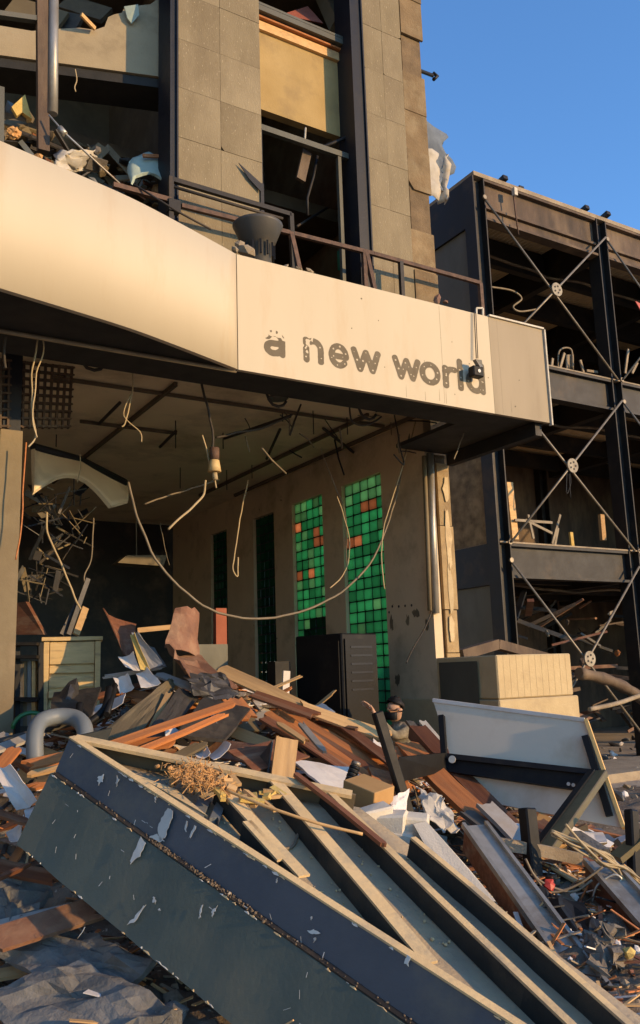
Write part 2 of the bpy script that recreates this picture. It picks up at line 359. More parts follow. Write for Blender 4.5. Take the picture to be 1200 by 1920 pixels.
# ------------------------------------------------------------------ the tower with its canopy
tower = thing('office_building', W(-2.5, 0, 0), 'blast damaged stone faced office building with a cream canopy over its open ground floor', 'building')
def tpart(name, mats, mb, parent=tower, **k):
    lab = k.pop('label', None); bev = k.pop('bev', 0)
    o = mb.build(name, mats, parent, bev=bev)
    if lab: o['label'] = lab
    for a, b in k.items(): o[a] = b
    return o
ZTOP = 14.5
def stone_pillar(s0, s1, z0, z1, depth, cols, rows_h, mat, jit=.004, label=None, zoff=0.0, skip=()):
    core = MB().fr(W, s0 + .03, s1 - .03, -depth, -.035, z0, z1)
    pil = tpart('pillar', 'core', core, label=label)
    z = z0 - zoff; r = 0
    cw = (s1 - s0) / cols
    while z < z1:
        for c in range(cols):
            a = s0 + c * cw; zz = max(z, z0)
            if (r, c) in skip: continue
            if z + rows_h - zz < .05: continue
            o = random.uniform(-jit, jit); q = MB()
            g_ = .0022
            pts = [(a + g_, zz + g_), (a + cw - g_, zz + g_), (a + cw - g_, z + rows_h - g_), (a + g_, z + rows_h - g_)]
            if random.random() < .22:            # chipped corner
                k = random.randrange(4); px, pz = pts[k]; nx = pts[(k + 1) % 4]; pv = pts[(k - 1) % 4]
                e = random.uniform(.02, .07) * (2 if mat == 'stone_edge' else 1)
                def tow(p, q_, e): 
                    l = math.hypot(q_[0] - p[0], q_[1] - p[1]); return (p[0] + (q_[0] - p[0]) * e / l, p[1] + (q_[1] - p[1]) * e / l)
                pts = pts[:k] + [tow((px, pz), pv, e), tow((px, pz), nx, e * random.uniform(.4, 1.2))] + pts[k + 1:]
            q.prism([W(x_, -.034 + o, z_) for x_, z_ in pts], N * .034)
            ob = q.build('stone_panel', mat, pil, loc=W(a + cw / 2, 0, zz) - wloc(pil))
        z += rows_h; r += 1
    return pil
stone_pillar(-3.95, -2.82, ZT - .2, ZTOP, .6, 2, .665, 'stone', label='wide grey stone pillar between two broken bays', zoff=.1)
stone_pillar(-1.19, -.50, ZT - .2, ZTOP, .6, 2, .70, 'stone', label='narrow stone pillar at the right corner', zoff=.35)
stone_pillar(-.495, -.09, ZT - .2, ZTOP, .5, 1, .62, 'stone_edge', jit=.025, label='rough brown stone corner strip with broken facing', zoff=.2, skip={(4, 0), (8, 0)})
# flank of the tower going back
tpart('flank_wall', 'stone_edge', MB().fr(W, -.35, -.10, -9, -.51, ZT - .2, ZTOP))
# dark metal uprights beside the pillars
for s0, s1 in ((-1.41, -1.20), (-4.06, -3.955)):
    q = MB().fr(W, s0, s1, -.35, .015, ZT - .1, ZTOP)
    for e in (s0, s1 - .02): q.fr(W, e, e + .02, .016, .045, ZT - .1, ZTOP)
    tpart('metal_upright', 'dark_metal', q)
# floors inside
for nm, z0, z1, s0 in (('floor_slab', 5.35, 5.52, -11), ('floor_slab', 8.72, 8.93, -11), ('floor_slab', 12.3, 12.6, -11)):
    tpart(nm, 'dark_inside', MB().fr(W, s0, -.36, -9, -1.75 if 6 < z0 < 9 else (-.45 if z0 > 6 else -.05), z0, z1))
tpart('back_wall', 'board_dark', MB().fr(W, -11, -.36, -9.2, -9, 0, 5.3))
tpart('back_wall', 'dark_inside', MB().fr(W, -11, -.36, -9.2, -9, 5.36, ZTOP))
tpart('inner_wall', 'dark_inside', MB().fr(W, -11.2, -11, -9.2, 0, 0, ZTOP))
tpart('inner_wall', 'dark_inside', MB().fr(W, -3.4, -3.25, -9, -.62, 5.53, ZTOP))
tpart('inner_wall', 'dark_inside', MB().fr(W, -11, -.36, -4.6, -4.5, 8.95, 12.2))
# ochre spandrel in the bay
OB = -.32
zb = TP(494, 206, OB).z; zt_ = TP(493, 62, OB).z; s0, s1 = -2.82, -1.41
tpart('spandrel_panel', 'ochre_plaster', MB().fr(W, s0, s1, OB - .12, OB, zb, zt_), label='ochre plaster spandrel panel under the upper window')
tpart('sill_trim', 'wood_pale', MB().fr(W, s0, s1, OB - .1, OB + .05, zt_ + .003, zt_ + .13))
tpart('sill_trim', 'wood_orange', MB().fr(W, s0, s1, OB - .1, OB + .10, zt_ + .145, zt_ + .17))
q = MB().fr(W, s0, s1, OB - .1, OB + .16, zt_ + .19, zt_ + .27); q.fr(W, s0, s1, OB + .1, OB + .161, zt_ + .275, zt_ + .31)
tpart('window_sill', 'panel_grey', q)
# window frame of the bay
zf = TP(496, 240, -.15).z; wf = tpart('window_frame', 'panel_grey', MB().fr(W, s0, s1, -.2, -.13, zf - .05, zf + .03))
tpart('mullion', 'panel_grey', MB().fr(W, s1 - .17, s1 - .12, -.2, -.14, ZT + .3, zf - .055), wf)
tpart('jamb', 'dark_metal', MB().fr(W, s0 + .002, s0 + .06, -.3, -.1, ZT, zf - .055), wf)
tpart('bottom_rail', 'panel_grey', MB().fr(W, s0 + .062, s1 - .175, -.2, -.1, 6.62, 6.74), wf)
tpart('spandrel_panel', 'dark_metal', MB().fr(W, s0 + .062, s1 - .003, -.28, -.21, ZT - .1, 6.6))
# bent frame pieces and a hanging block in the window
def tube_part(name, mat, pts, r, parent=tower, n=6): return tpart(name, mat, MB().tube(pts, r, n), parent)
tpart('hanging_bracket', 'rust_steel', MB().beam(TP(575, 285, -.3), TP(563, 338, -.3), .13, .05, N))
tube_part('bent_bar', 'steel', [TP(595, 293, -.4), TP(588, 330, -.4), TP(576, 372, -.4), TP(577, 405, -.4)], .022)
tube_part('bent_bar', 'steel', [TP(600, 278, -.2), TP(640, 262, -.22), TP(655, 255, -.2)], .025)
tube_part('bent_bar', 'steel', [TP(556, 425, -.6), TP(613, 390, -1.2)], .02)
tpart('hook', 'white_trim', MB().tube([TP(573, 240, -.25), TP(571, 268, -.25)], .015))
gp = TP(645, 490, -.5)
tpart('green_pane', 'glass_green', MB().box(gp, D * .09, N * .03, Z * .14))
# debris visible in the upper window
tpart('red_ceiling_board', 'red_board', MB().prism([TP(525, 30, -.5), TP(575, 14, -.9), TP(604, 46, -.5)], N * .03))
tpart('broken_beam', 'board_olive', MB().beam(TP(610, -10, -1.2), TP(640, 55, -.5), .3, .2, N))
tpart('loose_board', 'wood_pale', MB().beam(TP(622, 68, -.35), TP(655, 50, -.5), .08, .02, Z))
# black shard of flashing on the wide pillar
tpart('torn_flashing', 'dark_metal', MB().prism([TP(447, 306, .03), TP(491, 346, .03), TP(489, 360, .03), TP(466, 335, .03)], N * .01))
tpart('torn_flashing', 'dark_metal', MB().fr(W, -2.86, -2.815, -.1, .02, TP(490, 430).z, TP(490, 345).z))
# left bay: set back spandrel with a broken top edge
OL = -.36
zlo = TP(319, 146, OL).z
SA = onz(319, 146, zlo); SB = onz(0, 103, zlo); DS = (SA - SB); DS.z = 0; DS.normalize(); NS = Vector((DS.y, -DS.x, 0))
def LB(u, v, o=0.0): return onpl(u, v, SA + NS * o, NS)
top = [(-60, 48), (0, 48), (60, 58), (110, 54), (150, 52), (178, 56), (196, 50), (203, 32), (214, 27), (228, 24), (234, 14), (262, 10), (282, 8), (300, -6), (345, -14)]
pts = [LB(u, v) for u, v in top]
sa_ = LB(345, 100); sb_ = LB(-60, 100)
tpart('spandrel_panel', 'white_plaster', MB().prism(pts + [Vector((sa_.x, sa_.y, zlo)), Vector((sb_.x, sb_.y, zlo))], -NS * .12), label='pale set back spandrel wall with a broken top edge')
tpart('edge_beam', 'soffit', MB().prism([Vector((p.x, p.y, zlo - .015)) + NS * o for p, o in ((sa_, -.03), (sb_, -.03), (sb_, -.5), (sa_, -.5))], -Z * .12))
tpart('ceiling_sheet', 'board_olive', MB().sheet(lambda u, v: W(-9 + 5 * u, -1.6 - 3 * v, zlo - .42 - .1 * v + .05 * noise.noise(Vector((u * 5, v * 5, 0)))), 12, 10, .02))
tpart('cross_wall', 'mottled', MB().fr(W, -9, -3.96, -3.3, -3.2, 5.53, zlo - .3))
tpart('hanging_strip', 'silver', MB().beam(TP(303, 155, -.6), TP(304, 195, -.6), .06, .02, N))
tpart('mint_board', 'mint_board', MB().prism([LB(232, 14, .05), LB(258, 10, .08), LB(260, 30, .05), LB(246, 46, .03), LB(238, 36, .04)], N * .02))
tpart('loose_board', 'wood_pale', MB().beam(LB(152, 27, .2), LB(178, 54, .05), .05, .03, N))
tpart('loose_wire', 'cream_cable', MB().tube(spline([LB(141, 130, .1), LB(144, 150, .1), LB(140, 163, .1), LB(142, 172, .1)], 4), .008, 5))
for a, b, mt in (((20, 10), (120, 40), 'board_olive'), ((120, 5), (200, 30), 'dark_inside'), ((60, 30), (150, 46), 'board_dark')):
    tpart('broken_slab', mt, MB().beam(TP(*a, -1.9), TP(*b, -1.5), .3, .06, N))
# mullions of the left bay
q = MB().beam(TP(78, -40, -.1), TP(81, 285, -.1), .12, .09, N)
tpart('mullion', 'rust_steel', q)
tpart('steel_pipe', 'silver', MB().tube([TP(101, -40, -.06), TP(99, 214, -.06)], .055, 10))
tpart('transom', 'panel_grey', MB().beam(TP(-40, 22, -.1), TP(76, 38, -.1), .06, .07, N))
tpart('mullion', 'panel_grey', MB().beam(TP(2, 165, -.1), TP(1, 270, -.1), .06, .06, N))
# canopy ----------------------------------------------------------------
Kp = Vector((-.715, 7.548, 0))
left_pl = [Vector((-4.3, 3.55, 0)), Vector((-3.4, 4.50, 0)), Vector((-2.78, 5.17, 0)), Vector((-2.27, 5.71, 0)), Vector((-1.86, 6.13, 0)), Vector((-1.5, 6.51, 0)), Vector((-1.17, 6.93, 0)), Kp]
leftc = spline(left_pl, 4)
E0 = W(so_(onz(922, 685, (ZS + ZT) / 2 + 0))[0], CO, 0); 
E0 = onpl(922, 685, p0, N); E0.z = 0
E1 = onz(1032, 793, ZS); E1.z = 0
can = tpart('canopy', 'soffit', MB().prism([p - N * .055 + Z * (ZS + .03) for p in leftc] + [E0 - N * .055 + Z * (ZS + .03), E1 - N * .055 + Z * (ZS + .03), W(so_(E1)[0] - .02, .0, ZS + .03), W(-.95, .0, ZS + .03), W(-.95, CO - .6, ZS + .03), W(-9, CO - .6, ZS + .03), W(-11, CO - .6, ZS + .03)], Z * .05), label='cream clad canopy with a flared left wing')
tpart('canopy_roof', 'concrete', MB().prism([p - N * .057 + Z * (ZT - .16) for p in leftc] + [E0 - N * .057 + Z * (ZT - .16), E1 - N * .057 + Z * (ZT - .16), W(so_(E1)[0] - .02, .0, ZT - .16), W(-11, .0, ZT - .16)], Z * .08), can)
def fascia(path, mat, name, label=None, th=.05):
    q = MB(); n = len(path); b = len(q.v)
    nr = []
    for i in range(n):
        t = (path[min(i + 1, n - 1)] - path[max(i - 1, 0)]).normalized(); nr.append(Vector((t.y, -t.x, 0)))
    for i, p in enumerate(path):
        q.v += [p + nr[i] * .0 + Z * ZS, p + Z * ZT, p - nr[i] * th + Z * ZT, p - nr[i] * th + Z * ZS]
    for i in range(n - 1):
        for k in range(4): q.face([4 * i + k, 4 * (i + 1) + k, 4 * (i + 1) + (k + 1) % 4, 4 * i + (k + 1) % 4], 0, k in (0, 2) and n > 2)
    q.face([0, 1, 2, 3]); q.face([4 * (n - 1) + k for k in (3, 2, 1, 0)])
    for i in range(len(q.f)): q.f[i] = q.f[i][::-1]
    return tpart(name, mat, q, can, label=label)
fascia(leftc[:-1] + [Kp - D * .006 + (leftc[-2] - Kp).normalized() * .004], 'cream_paint', 'fascia_panel', 'cream curved fascia panel of the left wing')
fascia([Kp, E0 - D * .004], 'cream_paint', 'fascia_panel', 'cream straight fascia panel with faded lettering')
fascia([E0, E1], 'fascia_grey', 'fascia_panel', 'greyer fascia panel at the right end')
rr = random.Random(9)
for sv in (-2.55, -1.6, -.75):
    pp = W(sv, CO, ZS + .02)
    tpart('panel_seam', 'fascia_grey', MB().beam(pp + N * .0006, pp + N * .0006 + Z * (ZT - ZS - .04), .005, .0012, N), can)
for k in range(16):
    pp = W(rr.uniform(-3.1, -.4), CO + .001, 0) + Z * rr.uniform(ZS + .1, ZT - .1); r_ = rr.uniform(.004, .012)
    tpart('chip', 'letter_ghost', MB().prism([pp + D * r_ * rr.uniform(.4, 1.3) * math.cos(t) + Z * r_ * rr.uniform(.4, 1.6) * math.sin(t) for t in [i * 1.05 for i in range(6)]], N * .001), can)
for k in range(10):
    sv = rr.uniform(-3.1, .0); zz_ = ZS + rr.uniform(.0, .06)
    pp = W(sv, CO + .0008, zz_); tpart('drip_stain', 'fascia_grey', MB().prism([pp - D * .004, pp + D * .004, pp + D * .003 + Z * rr.uniform(.06, .2), pp - D * .002 + Z * .1], N * .0006), can)
t_ = (E1 - E0).normalized()
tpart('end_trim', 'white_trim', MB().beam(E1 + t_ * .012 + Z * (ZS - .03), E1 + t_ * .012 + Z * ZT, .02, .05, N), can)
tpart('end_trim', 'white_trim', MB().beam(E0 + Z * (ZT + .012), E1 + Z * (ZT + .012), .05, .02, Z), can)
tpart('end_wall', 'soffit', MB().prism([E1 - N * .06 + Z * ZS, E1 - N * .06 + Z * ZT, W(so_(E1)[0] - .02, 0, ZT), W(so_(E1)[0] - .02, 0, ZS)], -D * .05), can)
tpart('drip_rail', 'grey_cable', MB().tube([W(-8, CO - .05, ZS), Kp - N * .05 + Z * ZS], .02, 6), can)
tpart('soffit_beam', 'steel', MB().beam(E1 - N * .1 - D * .1 + Z * (ZS - .06), W(so_(E1)[0] - .1, .05, ZS - .06), .1, .16, Z), can)
# lettering
def arc(cx, cy, rx, ry, a0, a1, n=14): return [(cx + rx * math.cos(math.radians(a0 + (a1 - a0) * k / n)), cy + ry * math.sin(math.radians(a0 + (a1 - a0) * k / n))) for k in range(n + 1)]
STROKES = {
 'a': (.86, [[(.70, .12), (.70, .62)] + arc(.42, .62, .28, .26, 0, 155), [(.70, .52), (.45, .50)] + arc(.36, .31, .21, .19, 90, 270) + [(.5, .14), (.70, .28)]]),
 'n': (.84, [[(.13, .12), (.13, .88)], [(.13, .55)] + arc(.42, .58, .28, .30, 170, 0) + [(.70, .12)]]),
 'e': (.90, [[(.15, .48), (.76, .48)], arc(.455, .5, .31, .38, 0, 318, 22)]),
 'w': (1.18, [[(.12, .88), (.345, .14), (.59, .84), (.835, .14), (1.06, .88)]]),
 'o': (.92, [arc(.46, .5, .33, .38, 0, 360, 24)]),
 'r': (.60, [[(.13, .12), (.13, .88)], [(.13, .55)] + arc(.42, .55, .28, .31, 165, 75, 8)]),
 'l': (.26, [[(.13, .12), (.13, 1.28)]]),
 'd': (.90, [arc(.43, .5, .30, .38, 0, 360, 24), [(.76, .12), (.76, 1.28)]])}
def letter(ch, u0, u1):
    """flat print traced by marching squares over the distance to the strokes"""
    wd, sts = STROKES[ch]; rr = random.Random(ord(ch) * 31 + u0); half = .122
    sa = so_(onpl(u0, 700, p0, N))[0]; sb = so_(onpl(u1, 700, p0, N))[0]
    segs = [(p, q) for st in sts for p, q in zip(st[:-1], st[1:])]
    dots = []
    if ch != 'a':
        for st in sts:
            acc = .10
            for p, q in zip(st[:-1], st[1:]):
                l = math.hypot(q[0] - p[0], q[1] - p[1]); t = acc
                while t < l: dots.append((p[0] + (q[0] - p[0]) * t / l + rr.gauss(0, .012), p[1] + (q[1] - p[1]) * t / l + rr.gauss(0, .012), rr.uniform(.022, .042))); t += rr.uniform(.30, .42)
                acc = t - l
    def sd(x, y):
        d = 9
        for (ax, ay), (bx, by) in segs:
            l2 = (bx - ax) ** 2 + (by - ay) ** 2 or 1e-9; t = max(0, min(1, ((x - ax) * (bx - ax) + (y - ay) * (by - ay)) / l2))
            d = min(d, math.hypot(ax + t * (bx - ax) - x, ay + t * (by - ay) - y))
        d -= half + .012 * noise.noise(Vector((x * 9, y * 9, ord(ch))))
        for cx, cy, r in dots: d = max(d, r - math.hypot(x - cx, y - cy))
        if ch == 'a' and y > .66: d = max(d, .30 * (noise.noise(Vector((x * 6.5, y * 6.5, 4.2))) + .9 * (y - .82)))
        if ch == 'n' and x < .42 and y > .3: d = max(d, .30 * (noise.noise(Vector((x * 6, y * 6, 1.7))) - .16))
        return d
    st_ = .032; nx = int((wd + .1) / st_) + 2; ny = int(1.55 / st_) + 2; x0 = -.06; y0 = -.06
    val = [[sd(x0 + i * st_, y0 + j * st_) for j in range(ny + 1)] for i in range(nx + 1)]
    q = MB(); Pt = lambda x, y: W(sa + x / wd * (sb - sa), CO + .003, zbase + y * XH)
    for i in range(nx):
        for j in range(ny):
            cr = [(i, j), (i + 1, j), (i + 1, j + 1), (i, j + 1)]; poly = []
            for k in range(4):
                (ia, ja), (ib, jb) = cr[k], cr[(k + 1) % 4]; va, vb_ = val[ia][ja], val[ib][jb]
                if va <= 0: poly.append((x0 + ia * st_, y0 + ja * st_))
                if (va <= 0) != (vb_ <= 0): t = va / (va - vb_); poly.append((x0 + (ia + (ib - ia) * t) * st_, y0 + (ja + (jb - ja) * t) * st_))
            if len(poly) >= 3:
                b = len(q.v); q.v += [Pt(x, y) for x, y in poly]; q.face(list(range(b, b + len(poly))))
    o = q.build('letter', 'letter_ghost', can); o['label'] = 'faded sign letter ' + ch
zbase = onpl(516, 669, p0, N).z; XH = onpl(516, 620, p0, N).z - zbase
zb2 = onpl(890, 737, p0, N).z
for ch, a, b in (('a', 494, 538), ('n', 569, 609), ('e', 616, 656), ('w', 659, 715), ('w', 736, 789), ('o', 786, 826), ('r', 829, 857), ('l', 857, 868), ('d', 872, 909)):
    letter(ch, a, b)
# ground floor ----------------------------------------------------------
ZC = TP(790, 780).z
tpart('hall_ceiling', 'ceiling', MB().fr(W, -11, -.1, -9, CO - .62, ZC, ZC + .12))
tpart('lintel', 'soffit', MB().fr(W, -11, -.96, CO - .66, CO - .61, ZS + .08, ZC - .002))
# glass block wall at the right of the hall
SI, SO = -.49, -.36
def IW(u, v): return so_(onpl(u, v, W(SI, 0, 0), D))
wins = [((640, 914), (713, 885), (712, 1290)), ((547, 950), (603, 923), (600, 1290)), ((474, 974), (513, 960), (513, 1290)), ((395, 1000), (425, 992), (425, 1290))]
spans = []
for a, b, c in wins:
    spans.append((IW(*b)[1] , IW(*a)[1], IW(*b)[2]))       # near offset, far offset, top height
ZW0 = 1.0
ZWT = min(s[2] for s in spans[:2])
offs = [0.0]
for nr_, fr_, t in spans: offs += [nr_, fr_]
offs.append(-8.9)
wl = MB()
for i in range(0, len(offs), 2): wl.fr(W, SI, SO, offs[i + 1], offs[i], 0, ZWT)
wl.fr(W, SI, SO, -8.9, 0, ZWT, ZC)
for nr_, fr_, t in spans: wl.fr(W, SI, SO, fr_, nr_, 0, ZW0)
sw = tpart('side_wall', 'wall_inside', wl, label='beige side wall of the hall pierced by glass block windows')
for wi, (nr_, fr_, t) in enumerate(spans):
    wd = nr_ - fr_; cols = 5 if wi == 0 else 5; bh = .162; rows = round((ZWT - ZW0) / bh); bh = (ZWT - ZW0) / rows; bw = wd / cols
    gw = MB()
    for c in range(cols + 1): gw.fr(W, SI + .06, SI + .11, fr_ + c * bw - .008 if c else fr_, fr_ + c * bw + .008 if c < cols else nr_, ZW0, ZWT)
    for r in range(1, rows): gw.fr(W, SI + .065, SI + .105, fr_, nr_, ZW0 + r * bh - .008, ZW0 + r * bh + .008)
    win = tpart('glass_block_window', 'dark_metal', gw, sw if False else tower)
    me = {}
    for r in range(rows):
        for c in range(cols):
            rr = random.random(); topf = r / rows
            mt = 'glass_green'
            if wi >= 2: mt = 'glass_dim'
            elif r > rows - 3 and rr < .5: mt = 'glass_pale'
            elif topf > (.55 if wi == 1 else .72) and rr < (.26 if wi == 1 else .17) : mt = 'glass_sunlit_gap'
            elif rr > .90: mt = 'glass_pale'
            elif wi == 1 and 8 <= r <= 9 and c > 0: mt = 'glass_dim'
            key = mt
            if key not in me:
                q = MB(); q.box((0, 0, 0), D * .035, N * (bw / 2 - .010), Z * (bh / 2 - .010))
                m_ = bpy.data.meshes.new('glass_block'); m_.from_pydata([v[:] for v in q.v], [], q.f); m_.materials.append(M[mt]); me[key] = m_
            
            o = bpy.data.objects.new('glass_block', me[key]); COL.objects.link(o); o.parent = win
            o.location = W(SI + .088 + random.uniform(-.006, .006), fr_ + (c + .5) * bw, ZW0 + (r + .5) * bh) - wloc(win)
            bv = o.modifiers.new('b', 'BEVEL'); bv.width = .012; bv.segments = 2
for u, v in ((736, 1137), (748, 1137), (760, 1136), (772, 1135), (730, 1148)):
    p = onpl(u, v, W(SI, 0, 0), D); tpart('bolt_hole', 'board_dark', MB().disc(p - D * .003, -D, .018, .002, 8))
rr = random.Random(31)
for u, v, a_, b_ in ((735, 1170, .06, .14), (765, 1165, .05, .1), (745, 1275, .07, .1), (780, 1150, .10, .07), (800, 1170, .05, .12)):
    p = onpl(u, v, W(SI, 0, 0), D); tpart('plaster_scar', 'mottled', MB().prism([p - D * .002 + N * a_ * rr.uniform(.4, 1.1) * math.cos(t) + Z * b_ * rr.uniform(.4, 1.1) * math.sin(t) for t in [i * .52 for i in range(12)]], -D * .002))
# end of the wall: stripped corner with stone, pipes
tpart('corner_core', 'dark_inside', MB().fr(W, -.47, -.11, -.3, -.08, 0, ZS + .02))
cs = tpart('corner_pillar', 'core', MB().fr(W, -.29, -.12, -.079, -.04, 0, ZS + .02), label='lit stone corner strip at the end of the side wall')
zz = [0, .9, 1.35, 1.95, 2.5, 3.6, 4.45]
for a, b in zip(zz[2:-1], zz[3:]):
    o = MB().fr(W, -.30 + random.uniform(-.01, .01), -.09 + random.uniform(-.015, .015), -.039, random.uniform(-.01, .012), a + .006, b - .006).build('stone_panel', 'stone_corner', cs, loc=W(-.2, 0, a) - wloc(cs))
rr = random.Random(12)
for z_, h_, o_ in ((2.75, .38, 0), (3.45, .5, .02), (2.25, .2, -.02), (4.1, .2, .03)):
    pp = W(-.20 + o_, .0125, z_)
    MB().prism([pp + D * .06 * rr.uniform(.5, 1.1) * math.cos(t) + Z * h_ * rr.uniform(.7, 1.05) * math.sin(t) for t in [i * .45 for i in range(14)]], N * .004).build('mortar_patch', 'stone_pale', cs)
tpart('drain_pipe', 'silver', MB().tube([TP(806, 850, .05), TP(811, 1000, .05), TP(817, 1150, .03)], .05, 8))
tpart('drain_pipe', 'board_olive', MB().tube([TP(795, 855, .05), TP(801, 1000, .04), TP(806, 1145, .02)], .03, 8))
# left column of the hall
OCn = .55
zc0 = 0
a = TP(22, 810, OCn); sc_ = so_(a)[0]
hw = .10
colm = tpart('square_column', 'board_olive', MB().fr(W, sc_ - hw, sc_ + hw, OCn - .2, OCn, 0, TP(22, 806, OCn).z), label='square concrete column at the left of the hall')
tpart('column_head', 'dark_metal', MB().fr(W, sc_ - hw + .02, sc_ + hw - .02, OCn - .19, OCn - .01, TP(22, 806, OCn).z + .002, ZC))
# ceiling rails
def CZ(u, v, dz=.03): return onz(u, v, ZC - dz)
for a, b in (((100, 708), (713, 803)), ((150, 790), (335, 810))):
    p = CZ(*a); q_ = CZ(*b); q_ = p + D * (q_ - p).dot(D)
    tpart('ceiling_rail', 'dark_inside', MB().beam(p, q_, .03, .04, Z))
for u, v in ((780, 779), (690, 778), (330, 720)):
    p = CZ(u, v); tpart('ceiling_rail', 'dark_inside', MB().beam(p, p - N * 5.5, .04, .05, Z))
for a, b in (((606, 803), (688, 868)), ((525, 805), (500, 860)), ((185, 795), (225, 755)), ((300, 838), (330, 808)), ((420, 822), (545, 780))):
    tpart('bent_rail', 'dark_cable', MB().tube([CZ(*a, .05), (CZ(*a, .1) + CZ(*b, .12)) / 2 , CZ(*b, .05)], .022, 6))
for k in range(14):
    p = W(random.uniform(-7, -1), random.uniform(-4, .8), ZC); tpart('hanger_rod', 'dark_cable', MB().tube([p, p - Z * random.uniform(.15, .5)], .008, 5))

# ------------------------------------------------------------------ railing on the canopy roof
RO = 1.772 - 1.50
def RP(u, v, o=None): return onpl(u, v, W(0, o if o is not None else CO - 1.5, 0), N)
rail = thing('railing', W(-2, CO - 1.5, ZT - .08), 'bent rusty steel railing standing on the roof of the cream canopy', 'railing')
def rpart(nm, mt, a, b, w_=.05, par=rail): return MB().beam(a, b, w_, w_, N).build(nm, mt, par)
ru = rpart('rail', 'steel', RP(322, 337), RP(545, 403), .055)
MB().tube([RP(325, 350), RP(470, 393), RP(530, 410)], .018, 6).build('rail', 'dark_cable', rail)
lowa = RP(340, 386); lowb = RP(700, 476); lowc = RP(836, 513); lowd = RP(900, 531)
rpart('rail', 'rust_rail', lowa, lowb, .05)['label'] = 'rusty lower rail'
rpart('rail', 'rust_rail', lowb + D * .004, lowd, .05)
rpart('rail', 'rust_rail', RP(212, 347), RP(320, 376), .055)
zr = ZT - .08
def post(u, v, mt='rust_rail', lean=(0, 0)):
    a = RP(u, v); b = Vector((a.x, a.y, zr)) + D * lean[0] + N * lean[1]
    return rpart('post', mt, a, b, .055)
post(320, 332, 'steel'); post(545, 401, 'steel', (.04, 0)); post(545, 436, 'rust_rail', (.25, .1)); post(682, 470); post(686, 472, 'rust_rail', (.22, .1)); post(751, 491, 'steel'); post(900, 531, 'rust_rail')
MB().box(RP(325, 388), D * .07, N * .05, Z * .07).build('bracket', 'steel', rail)
MB().tube([RP(250, 345), RP(330, 395, .5), RP(395, 430, .5)], .012, 6).build('bent_rod', 'dark_cable', rail)
# guy wire with turnbuckle from the left mullion down to the railing
q = MB().tube([TP(92, 216, .05), TP(120, 248, .12), RP(225, 345)], .011, 6); q.tube([TP(112, 240, .1), TP(122, 252, .13)], .035, 8)
q.build('guy_wire', 'silver', label='slack guy wire with a turnbuckle slanting down from the metal upright', cat='wire')
# plant pot
pc = RP(484, 470, 1.0); pz = ZT - .08
pot = thing('plant_pot', (pc.x, pc.y, pz), 'large dark tapered plant pot standing behind the edge of the canopy roof', 'plant pot')
q = MB(); n = 28; prof = [(.15, .0), (.16, .34), (.20, .36), (.285, .60), (.30, .63), (.275, .63), (.25, .58)]
Bp = Vector((pc.x, pc.y, pz)); sc_p = .82
zoff = RP(484, 425, 1.0).z - pz - .63 * sc_p
if zoff > 0: prof = [(.15, -zoff / sc_p)] + prof[1:]
for r, z in prof:
    for k in range(n): q.v.append(Bp + Vector((r * sc_p * 1.12 * math.cos(6.2832 * k / n), r * sc_p * 1.12 * math.sin(6.2832 * k / n), z * sc_p + zoff)))
for i in range(len(prof) - 1):
    for k in range(n): q.face([i * n + k, i * n + (k + 1) % n, (i + 1) * n + (k + 1) % n, (i + 1) * n + k], 0, True)
q.face([(len(prof) - 1) * n + k for k in range(n)])
q.build('bowl', 'plastic_grey', pot)
for k in range(14):
    a = 6.2832 * k / 14; c = Bp + Vector((.175 * math.cos(a), .175 * math.sin(a), zoff + .12)); MB().beam(c, c + Z * .16, .02, .02, Vector((0, 1, 0))).build('rib', 'black', pot)
q = MB().chunk(RP(450, 462, 1.2), .07).chunk(RP(462, 470, 1.25), .09).chunk(RP(440, 468, 1.3), .06)
q.build('rubble_lumps', 'concrete', kind='stuff', label='pale rubble lumps beside the pot on the canopy')
for u, v, r in ((560, 505, .05), (580, 508, .06), (535, 500, .05), (820, 562, .07), (835, 566, .06)):
    MB().chunk(RP(u, v, 1.3), r, flat=.5).build('rubble_lump', 'rust_sheet' if u > 800 else 'concrete', label='small rubble lump on the rear edge of the canopy roof', cat='rubble', group='rubble lumps on the canopy')
# rubble seen in the left bay on the canopy level
def tagd(o, label, cat, group=None): return tag(o, label, cat, group)
rr = random.Random(3)
names = {'board_olive': 'olive brown', 'board_dark': 'blackened', 'plastic_blue': 'blue grey', 'yellow_stuff': 'yellowish', 'concrete': 'pale', 'cloth_grey': 'grey', 'insulation': 'orange', 'wood_brown': 'brown'}
for i in range(130):
    u = rr.uniform(-10, 318); v0 = 288 + u * .30; v = v0 - rr.uniform(-15, 62) * (1 if u > 60 else 1.5)
    p = TP(u, v, rr.uniform(-2.4, -.5))
    mt = rr.choice(['board_olive', 'board_dark', 'plastic_blue', 'concrete', 'cloth_grey', 'board_dark', 'wood_brown', 'board_olive', 'insulation' if u < 90 else 'board_dark'])
    zone = 'at the far left' if u < 75 else ('behind the slack wire' if u < 190 else 'near the dark upright')
    if rr.random() < .45:
        o = MB().chunk(p, rr.uniform(.05, .13), flat=.5, rnd=rr).build('broken_lump', mt)
        lab = names[mt] + ' plaster lump in the open left bay ' + zone
    else:
        a = rr.uniform(-.9, .9); dv = (D * math.cos(a) + Z * math.sin(a) + N * rr.uniform(-.5, .5)).normalized() * rr.uniform(.1, .32)
        o = MB().beam(p - dv, p + dv, rr.uniform(.05, .22), .02, (rr.uniform(-1, 1), rr.uniform(-1, 0), rr.uniform(.2, 1))).build('broken_board', mt)
        lab = names[mt] + ' broken board in the open left bay ' + zone
    tag(o, lab, 'rubble', 'rubble in the left bay')
